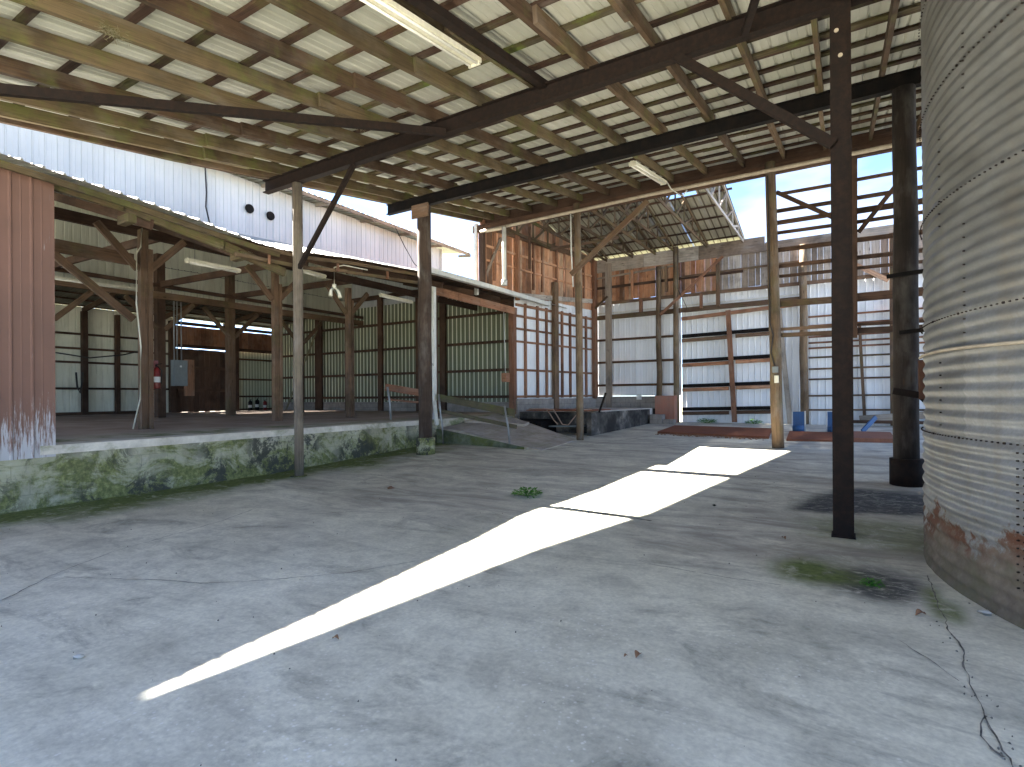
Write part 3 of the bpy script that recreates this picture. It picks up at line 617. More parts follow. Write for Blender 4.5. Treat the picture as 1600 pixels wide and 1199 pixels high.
def boards(par, mm, p0, dr, nrm_, width, z0, z1, bw=.2, name='board_wall', gap=.006, ztop=None):
    b = MB(); u = 0; d = Vector(dr); nn = Vector(nrm_)
    while u < width - .03:
        w = min(bw * random.uniform(.75, 1.2), width - u)
        a = Vector(p0) + d * (u + w / 2) + nn * random.uniform(0, .012)
        zt = (ztop(a) if ztop else z1) + random.uniform(-.015, .015)
        b.beam((a.x, a.y, z0 + random.uniform(-.02, .02)), (a.x, a.y, zt), max(.02, w - gap), .022, nrm_); u += w
    return b.build(name, mm, par)
boards(barn, DARKW, (-27.0, 13.6, 0), (0, 1, 0), (1, 0, 0), 2.9, .86, 3.9, .28, 'sliding_door')
boards(barn, RED if False else REDPOST, (-27.0, 13.6, 0), (0, 1, 0), (1, 0, 0), 5.3, 4.05, 5.0, .3, 'board_wall')
for y, w in ((12.3, .2), (13.45, .25), (16.55, .3), (18.8, .2), (9.9 + .1, .2), (8.6, .2), (11.2, .15)): MB().beam((-26.9, y, .86), (-26.9, y, 5.15), w, .2, (1, 0, 0)).build('wall_post', DARKW, barn)
for z in (4.2, 3.6, 3.03, 1.95): MB().beam((-26.95, -3, z), (-26.95, 13.4, z), .06, .09).build('girt', DARKW, barn)
for z in (3.55, 2.5, 1.6, 0.92): MB().beam((-26.95, 16.7, z), (-26.95, 19, z), .06, .09).build('girt', DARKW, barn)
for z in (3.0, 1.9): MB().beam((-26.93, 13.7, z), (-26.93, 16.4, z), .05, .14).build('girt', DARKW, barn)
MB().beam((-26.9, 13.4, 4.02), (-26.9, 19, 4.02), .08, .16).build('girt', DARKW, barn)
MB().beam((-26.9, 13.4, 5.1), (-26.9, 19, 5.1), .08, .16).build('girt', DARKW, barn)
MB().box(-27.1, -26.85, -3, 12.2, ZD - .01, .98).build('sill', DARKW, barn)
# gable end wall, green, Y = 19
MB().sheet(lambda u, v, h: (-27.0 + u, 19.03 - h, 1.28 + v * (1 + (0)) ), 17.2, 4.0, hr=.03, minor=False).build('green_wall', M_GREEN, barn)
b = MB()
def gt(u): 
    x = -27 + u
    return 5.35 + (x + 27) * .25 if x < -23.3 else (6.28 if x < XC else 6.28 - (x - XC) * .262)
def gfn(u, v, h): return (-27 + u, 19.03 - h, 5.28 + v * (gt(u) - 5.28))
b = MB().sheet(lambda u, v, h: (-27 + u, 19.032 - h, 5.28 + v * (max(.01, gt(u) - 5.28))), 15.4, 1.0, hr=.03, minor=False); b.build('green_wall', M_GREEN, barn)
MB().box(-27, -9.3, 18.95, 19.1, .5, 1.28).build('curb_wall', M_BLOCK, barn)
for z, s_ in ((4.98, 0), (3.78, 0), (2.61, 0), (1.50, 0)): MB().beam((-26.8, 18.93, z), (-10.2, 18.93, z), .07, .11).build('girt', DARKW, barn)
for x, w in ((-23.3, .5), (-21.2, .2), (-18.9, .28), (-16.5, .28), (-15.1, .3), (-24.9, .16), (-26.85, .2)): MB().beam((x, 18.88, ZD), (x, 18.88, gt(x + 27) - .06), w, .12, (0, 1, 0)).build('wall_post', DARKW, barn)
MB().beam((-23.3, 18.9, 6.3), (XC, 18.9, 6.3), .1, .2).build('wall_plate', DARKW, barn); MB().beam((XC, 18.9, 6.22), (-10.2, 18.9, 4.9), .1, .16).build('wall_plate', DARKW, barn)
MB().beam((-22.7, 18.6, 5.6), (-25.6, 18.6, .9), .06, .06).build('brace', OLIVE, barn)
# rows of posts
def squarepost(x, y, z0, z1, w, mm, skew=0): return MB().beam((x, y, z0), (x + skew, y, z1), w, w, (0, 1, 0)).build('post', mm, barn)
for i, (x, y) in enumerate([(-12.75, 5.8), (-13.6, 9.55), (-13.9, 12.45)]):
    o = MB().beam((x, y, ZD), (x, y, 5.1), .15, .15, (0, 1, 0)).beam((x + .09, y + .10, ZD), (x + .09, y + .10, 4.7), .04, .09, (0, 1, 0)).build('post', MIDW, barn)
    for s in (-1, 1): MB().beam((x, y + s * .1, 4.25), (x, y + s * .85, 5.05), .07, .14).build('brace', MIDW, barn)
MB().beam((-13.3, -3, 5.16), (-13.3, 18.9, 5.26), .1, .22).build('tie_beam', DARKW, barn)
MB().beam((-12.95, -3, 4.45), (-12.95, 5.7, 4.47), .08, .25).build('tie_beam', MIDW, barn)
brace((-12.95, 4.2, 4.4), (-12.95, 5.7, 3.2), .07, .15, MIDW, 'brace', barn); brace((-12.95, 2.4, 3.4), (-12.95, 4.0, 4.35), .07, .15, MIDW, 'brace', barn)
for x, y in ((-20.2, 9.7), (-20.4, 12.35), (-20.2, 6.6), (-20.4, 15.5), (-20.2, 3.4)):
    squarepost(x, y, ZD, 6.5, .26, MIDW if y > 12 and y < 13 else DARKW)
    for s in (-1, 1): MB().beam((x + .1, y + s * .12, 3.9), (x + .1, y + s * 1.1, 4.9), .07, .15).build('brace', MIDW, barn)
MB().beam((-20.1, -3, 4.98), (-20.1, 18.9, 5.12), .12, .24).build('tie_beam', MIDW, barn); MB().beam((-20.1, -3, 5.4), (-20.1, 18.9, 5.4), .1, .12).build('tie_beam', DARKW, barn)
for y in (6.6, 9.7, 12.35): MB().beam((-13.4, y, 5.3), (-20.2, y, 5.45), .08, .2).build('tie_beam', DARKW, barn)
# red end wall, left
MB().sheet(lambda u, v, h: (dockx(-3 + u) + .03 + h, -3 + u, .70 + v), 6.13, 3.88, hr=.02).build('red_wall', M_REDS, barn)
MB().beam((dockx(3.12), 3.14, .70), (dockx(3.12), 3.14, 4.56), .05, .08, (0, 1, 0)).build('corner_trim', M_REDS, barn)
# dock bay
def bayx(y): return -10.30 + (y - 12.3) / 3.7 * .64
squarepost(-10.28, 12.42, ZD, 4.75, .18, DARKW); squarepost(-9.70, 15.92, .9, 4.55, .20, REDPOST)
MB().beam((-10.16, 12.2, ZD), (-10.16, 12.2, 4.7), .15, .1, (0, 1, 0)).build('corner_trim', M_REDS, barn)
b = MB(); yy = 12.35
while yy < 16: y2 = min(16, yy + random.uniform(.6, 1.0)); b.beam((bayx(yy) + .08, yy, 4.62 - (yy - 12.3) * .055), (bayx(y2) + .08, y2 - .01, 4.62 - (y2 - 12.3) * .055), .05, .24, ti=random.random()); yy = y2
b.build('bay_header', REDPOST, barn)
# gutter and downspout
gb = MB(); gp = [(-9.17, 10.9, 4.79), (-9.17, 12.8, 4.82), (-9.17, 15.1, 4.84), (-9.17, 17.6, 4.84)]
for a, c in zip(gp[:-1], gp[1:]): gb.beam(a, c, .14, .13)
gb.build('gutter', WHITE, barn)
dsp = MB().beam((-10.03, 12.13, 1.4), (-10.03, 12.13, 4.75), .09, .11, (0, 1, 0)).beam((-10.03, 12.13, 1.4), (-9.88, 12.05, .7), .08, .10).build('downspout', WHITE, barn)
ring = MB(); n = 20
for r0, r1 in ((.042, .034),):
    for k in range(n):
        a0, a1 = 2 * math.pi * k / n, 2 * math.pi * (k + 1) / n; b0 = len(ring.v)
        for (r_, a) in ((r0, a0), (r0, a1), (r1, a1), (r1, a0)): ring.v.append(Vector((-10.03 + r_ * math.cos(a), 12.13 - .062, 2.43 + r_ * math.sin(a))))
        ring.face([b0, b0 + 1, b0 + 2, b0 + 3], [(0, 0)] * 4, .5)
ring.beam((-10.055, 12.067, 2.455), (-10.005, 12.067, 2.405), .003, .008); ring.beam((-10.05, 12.067, 2.43), (-10.01, 12.067, 2.43), .003, .006)
ring.build('emblem', CABLE, dsp)

# ------------------------------------------------------------------ rear shed
rear = thing('rear_shed', 'tall half-roofless shed with red boards above white tin at the back', 'shed', (-4, 21.2, 0))
YW = 21.2
WB = .143
def wlx(y): return -9.9 + WB * (y - 14.2)
wdir = Vector((WB, 1, 0)).normalized(); wn = Vector((1, -WB, 0)).normalized()
def wl(y, off=0): return Vector((wlx(y), y, 0)) + wn * off
def wtop(a): return 6.62 + .03 * (a.y - 14)
# framed side wall
def slfn(y0):
    def fn(u, v, h):
        q = wl(y0) + wdir * u - wn * h; return (q.x, q.y, 1.42 + v)
    return fn
MB().sheet(slfn(15.95), 5.3, 4.1, hr=.02).build('side_wall', M_BACK, rear)
boards(rear, RED, wl(14.28), wdir, wn, 7.0, 5.05, 6.9, .26, 'board_wall', ztop=lambda a: 7.14 + .2 * (YW - a.y))
for y in (14.3, 16.0, 18.2, 21.0): 
    w = {14.3: .12, 16.0: .1, 18.2: .26, 21.0: .22}[y]; q = wl(y, .12)
    z0 = {14.3: 4.9, 16.0: 4.8, 18.2: .95, 21.0: 1.4}[y]
    MB().beam((q.x, q.y, z0), (q.x, q.y, {18.2: 5.75}.get(y, 7.1)), w, .14, wn).build('post', REDPOST if y != 18.2 else MIDW, rear)
q = wl(14.2, .02); MB().beam((q.x - .1, q.y, 4.75), (q.x - .1, q.y, 7.0), .1, .1, (0, 1, 0)).build('corner_trim', WHITE, rear)
MB().beam((q.x + .12, q.y, 4.9), (q.x + .12, q.y, 6.9), .16, .14, (0, 1, 0)).build('post', DARKW, rear)
for y in (14.9, 15.45, 16.97, 17.5, 18.42, 18.93, 19.6, 20.3):
    q = wl(y, .05); MB().beam((q.x, q.y, 5.3), (q.x, q.y, 7.0), .09, .06, wn).build('stud', REDPOST, rear)
for y in (16.5, 17.2, 17.75, 18.75, 19.3, 19.9, 20.45):
    q = wl(y, .045); MB().beam((q.x, q.y, 1.45), (q.x, q.y, 4.75), .085, .075, wn).build('stud', REDPOST, rear)
for z, h in ((4.66, .09), (4.28, .08), (3.84, .07), (3.40, .07), (2.42, .08), (1.50, .08)):
    a, c = wl(16.0, .035), wl(21.0, .035); MB().beam((a.x, a.y, z), (c.x, c.y, z + .02), .05, h, UP).build('girt', REDPOST, rear)
a, c = wl(16.1, .06), wl(21, .06); MB().beam((a.x, a.y, 4.98), (c.x, c.y, 5.42), .06, .17, UP).build('girt', GREYB, rear)
a, c = wl(14.3, .05), wl(21, .05); MB().beam((a.x, a.y, 6.35), (c.x, c.y, 6.45), .05, .08, UP).beam((a.x, a.y, 5.9), (c.x, c.y, 5.9), .045, .06, UP).build('girt', RED, rear)
a, c = wl(14.45, .08), wl(15.2, .08); MB().beam((a.x, a.y, 5.4), (c.x, c.y, 6.75), .05, .09).build('brace', GREYB, rear)
a, c = wl(14.3, .02), wl(21.1, .02); MB().beam((a.x, a.y, 7.0), (c.x, c.y, 7.12), .1, .2, UP).build('wall_plate', MIDW, rear)
q0, q1, q2, q3 = wl(15.95, .12), wl(21.2, .12), wl(21.2, -.12), wl(15.95, -.12)
MB().prism([(q[0], q[1]) for q in (q0, q1, q2, q3)], .3, 1.42).build('block_sill', M_BLOCK, rear)
# back wall
def bfn(x0, z0, tilt=0): return lambda u, v, h: (x0 + u, YW + .05 - h, z0 + v)
MB().sheet(bfn(-8.95, 1.5), 3.6, 3.85, hr=.018).build('back_wall', M_BACK, rear)
MB().sheet(bfn(-5.33, .45), 4.1, 4.9, hr=.018, minor=False, pitch=.2).build('back_wall', M_BACK, rear)
MB().sheet(bfn(-1.2, .45), 8.0, 4.9, hr=.018).build('back_wall', M_BACK, rear)
boards(rear, RED, (-8.9, YW - .02, 0), (1, 0, 0), (0, -1, 0), 4.9, 5.38, 6.62, .19, 'board_wall')
boards(rear, GREYB, (-4.0, YW - .02, 0), (1, 0, 0), (0, -1, 0), 10.5, 5.38, 6.85, .22, 'board_wall')
b = MB(); x = -8.8
while x < 6.4: x2 = min(6.4, x + random.uniform(1.6, 3)); b.beam((x, YW - .1, 6.74 + (.11 if x < -3.2 else 0)), (x2 - .01, YW - .1, 6.74 + (.11 if x < -3.2 else 0)), .05, .30 + (.22 if x < -3.2 else 0)); x = x2
b.build('top_plate', GREYB, rear)
MB().beam((-8.9, YW - .13, 5.30), (6.4, YW - .13, 5.32), .05, .12).build('girt', MIDW, rear)
MB().beam((-8.9, YW - .11, 6.35), (-5.6, YW - .14, 6.48), .05, .07).build('girt', GREYB, rear)
MB().beam((-8.9, YW - .1, 5.95), (-3.1, YW - .1, 5.98), .04, .10).build('girt', DARKW, rear); MB().beam((-5.3, YW - .12, 6.02), (-1.3, YW - .12, 6.08), .04, .07).build('girt', MIDW, rear)
MB().beam((-1.1, YW - .1, 6.0), (6.3, YW - .1, 6.02), .04, .08).build('girt', GREYB, rear)
MB().beam((-8.9, YW - .12, 4.72), (-1.3, YW - .12, 4.78), .09, .17).build('girt', MIDW, rear)
MB().beam((-8.9, YW - .08, 4.90), (-1.3, YW - .08, 4.95), .03, .05).build('gap_light_strip', WHITE, rear)  # white strip painted in for daylight through a gap in the wall
for z in (3.80, 2.88, 1.94): MB().beam((-8.9, YW - .03, z), (-5.45, YW - .03, z), .05, .09).build('girt', DARKW, rear)
MB().beam((-5.3, YW - .1, 4.42), (-1.3, YW - .1, 4.62), .06, .13).build('door_rail', REDPOST, rear)
for zd, zw, r_ in ((3.80, 3.63, 0), (2.85, 2.69, 1), (1.90, 1.75, 1), (1.02, .86, 2)):
    MB().beam((-5.3, YW - .035, zd - .04), (-2.0, YW - .035, zd + .03), .05, .13).build('door_rail', BLACKS, rear)
    MB().beam((-5.3, YW - .08, zw - .04), (-3.62, YW - .08, zw), .05, .13).beam((-3.38, YW - .08, zw + .02), (-2.0, YW - .08, zw + .05), .05, .13).build('door_rail', RED if r_ == 1 else (MIDW if r_ == 0 else DARKW), rear)
MB().beam((-3.42, YW - .14, .52), (-3.62, YW - .14, 4.6), .17, .06, (0, 1, 0)).build('door_stile', REDPOST, rear)
MB().beam((-1.62, YW - .12, .5), (-1.95, YW - .12, 4.5), .16, .07, (0, 1, 0)).build('door_stile', GREYB, rear)
for x, z0, z1, w, mm in ((-8.2, 1.0, 6.9, .24, GREYB), (-6.13, 1.3, 6.5, .22, POLE), (-5.46, .45, 7.15, .22, POLE), (-1.18, .5, 6.6, .26, POLE), (1.32, .5, 6.6, .18, MIDW), (2.6, .5, 6.6, .2, REDPOST), (-4.55, 4.75, 5.3, .1, REDPOST), (-3.95, 4.75, 6.5, .13, MIDW), (-2.15, 5.1, 6.6, .15, GREYB), (-6.85, 4.8, 5.3, .12, REDPOST), (-7.2, 5.4, 6.5, .08, RED), (-5.85, 5.5, 6.5, .09, MIDW)):
    if mm is POLE:
        MB().tube([(x + random.uniform(-.02, .02), YW - .24, z0 + (z1 - z0) * i / 5) for i in range(6)], [w / 2 * (1 - .02 * i) for i in range(6)], 12, wob=.05).build('post', mm, rear)
    else: MB().beam((x, YW - .2, z0), (x, YW - .2, z1), w, .12, (0, 1, 0)).build('post', mm, rear)
for z in (3.84, 3.46, 3.26, 3.08, 2.76, 2.37, 2.02, 1.46, .98, 4.15): MB().beam((-1.05, YW - .05, z), (1.25, YW - .05, z + .02), .05, .06).beam((1.4, YW - .05, z + .02), (6, YW - .05, z + .03), .05, .06).build('girt', MIDW if z < 3 else REDPOST, rear)
MB().beam((.55, YW - .1, .6), (.42, YW - .1, 3.8), .09, .06, (0, 1, 0)).build('post', MIDW, rear)
MB().beam((-6.05, YW - .32, 4.62), (-3.75, YW - .32, 6.55), .05, .10).build('brace', REDPOST, rear)
MB().beam((-8.75, YW - .3, 5.1), (-8.2, YW - .3, 5.55), .05, .08).build('brace', TAN, rear)
MB().beam((-.1, YW - .3, 6.0), (1.2, YW - .3, 5.1), .05, .14).build('brace', RED, rear)
MB().beam((0.4, YW - .3, .70), (3.2, YW - .35, .95), .05, .22).build('leaning_board', GREYB, rear)
MB().beam((0.2, YW - .4, .62), (3.0, YW - .45, .62), .05, .10).build('leaning_board', DARKW, rear)
# block base of the back wall and brick box
MB().box(-8.9, -5.9, YW - .18, YW + .1, .4, 1.49).build('block_sill', M_BLOCK, rear)
MB().box(-6.15, -5.42, YW - .75, YW - .2, .42, 1.50).build('masonry_pier', BRICKR, rear)
# roof trusses
SR = .20
def rt(y): return 7.16 + SR * (YW - y)
for x in (-9.3, -8.29, -7.2, -6.29, -5.55, -4.36, -3.09):
    y0 = 14.45; b = MB(); mm = .7
    tr = b
    b.beam((x, YW, 7.05), (x, y0, 6.93), .04, .09).beam((x, YW, 7.12), (x, y0, rt(y0) - .10), .04, .09)
    pts = [20.0, 18.9, 17.8, 16.7, 15.6, 14.5]
    for i, y in enumerate(pts):
        zb = 7.05 - (YW - y) * .018; b.beam((x, y, zb), (x, y, rt(y) - .1), .035, .07)
        if i < len(pts) - 1: b.beam((x, y, rt(y) - .1), (x, pts[i + 1], 7.05 - (YW - pts[i + 1]) * .018), .035, .07)
    b.build('truss', GREYB if x > -4 else RED if False else TAN, rear)
def rrf(x0, y0): return lambda u, v, h: (x0 + u, y0 + v, rt(y0 + v) + .05 + h + .03 * noise.noise(Vector((u, v * 2, 5))))
b = MB(); x = -10.3; k = 0
while x < -3.55:
    y0, y1 = 14.35, 21.55
    if -5.6 < x < -4.5:
        b.sheet(rrf(x, 17.9), .9, 21.55 - 17.9, minor=False, u0=k * .9, pitch=.18); b.sheet(rrf(x, 14.35), .9, 16.6 - 14.35, minor=False, u0=k * .9, pitch=.18)
    else: b.sheet(rrf(x, y0 + (.3 * random.random() if x > -5 else 0)), .9, y1 - y0, minor=False, u0=k * .9, pitch=.18)
    x += .905; k += 1
b.build('roof', M_OLDROOF, rear)
for i in range(9):
    y = 20.9 - i * .78; xe = -3.4 + random.uniform(-.1, .5)
    MB().beam((-9.5, y, rt(y) + .0), (xe, y, rt(y) + .0), .08, .045).build('purlin', DARKW, rear)
MB().beam((-9.2, 17.8, 6.9), (-6.6, 17.9, 6.95), .05, .1).build('tie_beam', MIDW, rear)
for x, y in ((-8.6, 15.2),): MB().beam((x, y, 5.6), (x, y, 6.95), .08, .05, (0, 1, 0)).build('hanging_board', DARKW, rear)

# ------------------------------------------------------------------ silo
SCX, SCY, SRAD = 3.92, 6.12, 3.3
silo = thing('grain_silo', 'large round corrugated galvanised silo with rusty base at the right', 'silo', (SCX, SCY, 0))
b = MB(); n = 220; zs = []; z = -.03
while z < 8.2: zs.append(z); z += .1016 / 8
rings = len(zs)
def srad(z):
    amp = .009
    return SRAD + amp * math.cos(2 * math.pi * z / .1016) + (-.008 if z > 1.17 else 0)
A0, A1 = math.pi * .55, math.pi * 1.75
for z in zs:
    for k in range(n + 1):
        a = A0 + (A1 - A0) * k / n
        zz = z; dent = .006 * noise.noise(Vector((a * 6, z * .7, 0))) + .004 * noise.noise(Vector((a * 20, z * 2, 4)))
        r_ = srad(z) + dent
        b.v.append(Vector((SCX + r_ * math.cos(a), SCY + r_ * math.sin(a), zz)))
for j in range(rings - 1):
    for k in range(n):
        q = j * (n + 1) + k; b.face([q, q + 1, q + n + 2, q + n + 1], [(0, 0)] * 4, .5, True)
# plain far side closes the shell
m0 = len(b.v); nb = 40
for z in (-.03, 8.2):
    for k in range(nb + 1):
        a = A1 + (2 * math.pi + A0 - A1) * k / nb; b.v.append(Vector((SCX + SRAD * math.cos(a), SCY + SRAD * math.sin(a), z)))
for k in range(nb): b.face([m0 + k, m0 + k + 1, m0 + nb + 2 + k, m0 + nb + 1 + k], [(0, 0)] * 4, .5, True)
b.build('shell', M_SILO, silo)
def sp_(a, z, off=0.0): return Vector((SCX + (SRAD + off) * math.cos(a), SCY + (SRAD + off) * math.sin(a), z))
def sa(deg): return R(deg)
for z0 in (1.17, 2.1, 3.03, 3.96, 4.89, 5.82):
    bb = MB()
    for k in range(100):
        a = sa(170 + k * .95); w = .008; c_ = sp_(a, z0 + .0, .010); q = sp_(a, z0, .021)
        bb.tube([c_, q], .0055 if k % 9 else .009, 6)
    o = bb.build('bolt_row', STEEL, silo); o['kind'] = 'stuff'
bb = MB()
for z0 in [.25 + .051 * i for i in range(18)]:
    for da in (0, .9): bb.tube([sp_(sa(206 + da), z0, .006), sp_(sa(206 + da), z0, .019)], .006, 6)
for z0 in [1.25 + .1 * i for i in range(30)]:
    a = 190 if int(z0 / .93) % 2 else 197
    for da in (0,): bb.tube([sp_(sa(a + da), z0, .006), sp_(sa(a + da), z0, .019)], .006, 6)
o = bb.build('seam_bolts', STEEL, silo); o['kind'] = 'stuff'
bb = MB(); pv = []
for i in range(60): z0 = .22 + i * .016; pv.append(sp_(sa(207.2), z0, .0125 * math.cos(2 * math.pi * z0 / .1016) + .006))
bb.tube(pv, .0035, 6); bb.build('sheet_edge', GALV, silo)
# conduit wrapped round
cp = [sp_(sa(178 + i * 1.6), 1.83 + .012 * math.sin(i * .2) , .03) for i in range(52)]
MB().tube(cp, .013, 8).build('conduit', CREAM, silo)
o = MB().tube([sp_(sa(222), 1.14, .02), sp_(sa(222), 1.14, .035)], .022, 12); o.build('plug', STEEL, silo)

# ------------------------------------------------------------------ ramp, platform, steps, plates
rp_ = thing('concrete_ramp', 'worn concrete ramp sloping up to the dock behind the round pole', 'ramp', (-8.2, 13.2, .2))
top = [(-10.05, 12.32, .60), (-9.2, 12.25, .55), (-8.4, 12.15, .40), (-6.36, 11.75, fz(11.75) + .01), (-6.5, 14.1, fz(14.1) + .02), (-8.2, 14.75, .62), (-9.0, 15.0, .80), (-9.85, 15.2, .86)]
b = MB().prism([(p[0], p[1]) for p in top], -.02, [p[2] for p in top]); b.build('slab', M_RAMP, rp_)
b = MB().prism([(-10.04, 12.29), (-6.5, 11.73), (-6.48, 11.77), (-10.04, 12.325)], -.02, [.58, fz(11.7) - .0, fz(11.7), .58]); 
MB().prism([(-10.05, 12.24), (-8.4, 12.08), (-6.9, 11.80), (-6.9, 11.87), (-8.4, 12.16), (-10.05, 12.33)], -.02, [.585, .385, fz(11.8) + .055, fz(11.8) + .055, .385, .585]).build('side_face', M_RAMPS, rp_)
MB().prism([(-9.95, 13.5), (-8.3, 14.3), (-8.4, 14.75), (-9.9, 15.15)], .4, [.78, .66, .70, .92]).build('broken_curb', M_RAMP, rp_)
rr = thing('ramp_railing', 'mossy board railing on two leaning pipe posts along the near side of the ramp', 'railing', (-8.7, 12.1, .2))
MB().tube([(-9.72, 12.13, .12), (-9.74, 12.13, .62), (-9.80, 12.12, 1.1), (-9.86, 12.12, 1.58)], .028, 8).build('railing_post', GALV, rr)
MB().tube([(-7.38, 11.93, .20), (-7.42, 11.93, .7), (-7.52, 11.92, 1.26)], .028, 8).build('railing_post', GALV, rr)
MB().beam((-9.95, 12.18, 1.50), (-7.25, 11.98, 1.08), .04, .19).build('board', MOSSB, rr)
MB().beam((-9.95, 12.18, 1.12), (-7.2, 11.98, .72), .04, .10).build('board', MOSSB, rr)
dr = thing('dock_railing', 'rusty-red board railing on one pipe post standing on the dock beside the round pole', 'railing', (-11, 11.4, ZD))
MB().tube([(-11.0, 11.38, ZD), (-11.03, 11.38, 1.3), (-11.12, 11.38, 1.80)], .03, 8).build('railing_post', GALV, dr)
MB().beam((-11.25, 11.42, 1.80), (-10.25, 12.0, 1.60), .04, .20).build('board', REDPOST, dr); MB().beam((-11.2, 11.42, 1.45), (-10.25, 12.0, 1.33), .04, .06).build('board', REDPOST, dr)

pf = thing('loading_platform', 'low concrete platform with blackened front beside the open pit', 'platform', (-7.8, 18, 0))
MB().prism([(-8.75, 16.3), (-6.62, 16.3), (-6.25, YW - .76), (-8.95, YW - .2)], .15, 1.03).build('deck', M_DECK, pf)
MB().prism([(-6.72, 15.35), (-6.56, 15.33), (-6.23, 20.9), (-6.39, 20.9)], .1, 1.0).build('side_wall', M_PITF, pf)
MB().prism([(-9.65, 16.05), (-6.74, 16.02), (-6.74, 16.28), (-9.6, 16.29)], .1, .98).build('front_wall', M_PITF, pf)
MB().prism([(-9.2, 15.0), (-8.1, 15.0), (-8.1, 16.0), (-9.3, 16.0)], .1, [.70, .70, .75, .75]).build('pit_lip', BLACKS, pf)
MB().prism([(-9.0, 15.6), (-6.76, 15.5), (-6.7, 17.3), (-9.0, 17.3)], 1.032, 1.06).build('dock_plate', RUST, pf)
MB().beam((-8.0, 15.45, .55), (-6.85, 15.4, .58), .3, .04).build('pit_shelf', GREYM, pf)
MB().beam((-6.40, 15.55, 1.0), (-6.18, 15.55, 1.60), .05, .05, (0, 1, 0)).build('lever', STEEL, pf)
h = MB().tube([(-8.9, 15.62, 1.09), (-8.3, 15.5, 1.1), (-7.9, 15.42, 1.08), (-7.75, 15.38, .9), (-7.55, 15.35, .62), (-7.35, 15.35, .60), (-7.2, 15.4, .8), (-7.0, 15.5, 1.06), (-6.8, 15.9, 1.09), (-7.6, 16.4, 1.09)], .018, 8).tube([(-8.2, 15.5, 1.09), (-8.0, 15.38, .95), (-7.85, 15.35, .75), (-7.7, 15.34, .62)], .018, 8)
tag(h.build('hose', HOSE), 'tan rubber hose looping over the edge of the blackened platform', 'hose')
st = thing('concrete_steps', 'two rough concrete block steps in front of the red masonry pier', 'steps', (-5.8, 20.3, .4))
MB().box(-6.2, -5.75, 19.95, 20.4, .38, .80).build('step', M_BLOCK, st); MB().box(-5.73, -5.35, 20.0, 20.42, .38, .62).build('step', M_BLOCK, st)
MB().prism([(-5.05, 16.6), (-1.8, 16.2), (-2.0, 18.8), (-5.1, 19.1)], [fz(16.6) - .02] * 2 + [fz(19) - .02] * 2, [fz(16.6) + .07, fz(16.2) + .07, fz(18.8) + .07, fz(19.1) + .07])
o = MB().prism([(-4.95, 16.7), (-1.75, 16.1), (-1.95, 18.8), (-5.05, 19.1)], .28, [fz(16.6) + .06, fz(16.2) + .06, fz(18.8) + .05, fz(19.1) + .05]).build('steel_plate', RUST)
tag(o, 'wide rusty steel plate on the floor left of the leaning rear pole', 'plate', 'rusty plates at the rear')
t2 = thing('steel_plate', 'narrow rusty steel plate with a hatch right of the leaning rear pole', 'plate', (-.2, 17, .33), 'rusty plates at the rear')
MB().prism([(-1.3, 15.75), (.15, 15.95), (.15, 18.0), (-1.4, 18.0)], .27, [fz(15.7) + .05, fz(15.8) + .05, fz(18) + .05, fz(18) + .05]).build('plate', RUST, t2)
MB().prism([(.18, 15.98), (1.05, 16.1), (1.05, 18.0), (.18, 18.0)], .27, [fz(15.7) + .11, fz(15.8) + .11, fz(18) + .09, fz(18) + .09]).build('hatch', paint('hatch_rust', (.29, .12, .07), .9, 0, .4, (.15, .07, .05), 3), t2)
MB().box(-1.45, -.25, 18.25, 18.33, .36, .45).build('curb', M_BLOCK) if False else None
# gravel edge in front of the wide plate
b = MB()
for i in range(260):
    f = random.random(); x = -4.95 + f * 3.15; y = 16.62 - f * .58 - random.random() ** 2 * .35; r_ = random.uniform(.008, .03); z0 = fz(y)
    b.tube([(x, y, z0 - .004), (x, y, z0 + r_ * .6), (x, y, z0 + r_)], [r_, r_ * .9, r_ * .3], 5, wob=.5)
o = b.build('gravel', DEADLEAF, origin=(-3.4, 16.4, .3)); o['kind'] = 'stuff'
def blue_stand(x, lab):
    s = thing('blue_stand', lab, 'stand', (x, 18.1, .38), 'blue metal stands at the rear')
    MB().beam((x, 18.2, .42), (x, 18.2, 1.0), .30, .05, (0, 1, 0)).build('back_panel', BLUE, s)
    MB().tube([(x - .15, 18.06, .50), (x + .15, 18.06, .50)], .10, 14).build('roller', BLUE, s)
    MB().beam((x + .17, 18.2, .38), (x + .17, 18.2, 1.02), .035, .06, (0, 1, 0)).build('side_frame', WHITE, s)
    MB().beam((x - .17, 18.2, .38), (x - .17, 18.2, 1.02), .025, .06, (0, 1, 0)).build('side_frame', WHITE, s)
    MB().beam((x - .19, 18.05, .40), (x + .19, 18.05, .40), .3, .03).build('foot', BLACKS, s)
blue_stand(-1.17, 'blue metal stand with roller right behind the leaning round pole')
blue_stand(-.28, 'blue metal stand with roller close to the dark steel column')
o = MB().beam((.42, 18.3, .45), (.75, 18.6, .85), .05, .12).build('blue_bar', BLUE); tag(o, 'short blue metal bar leaning behind the steel column', 'bar')

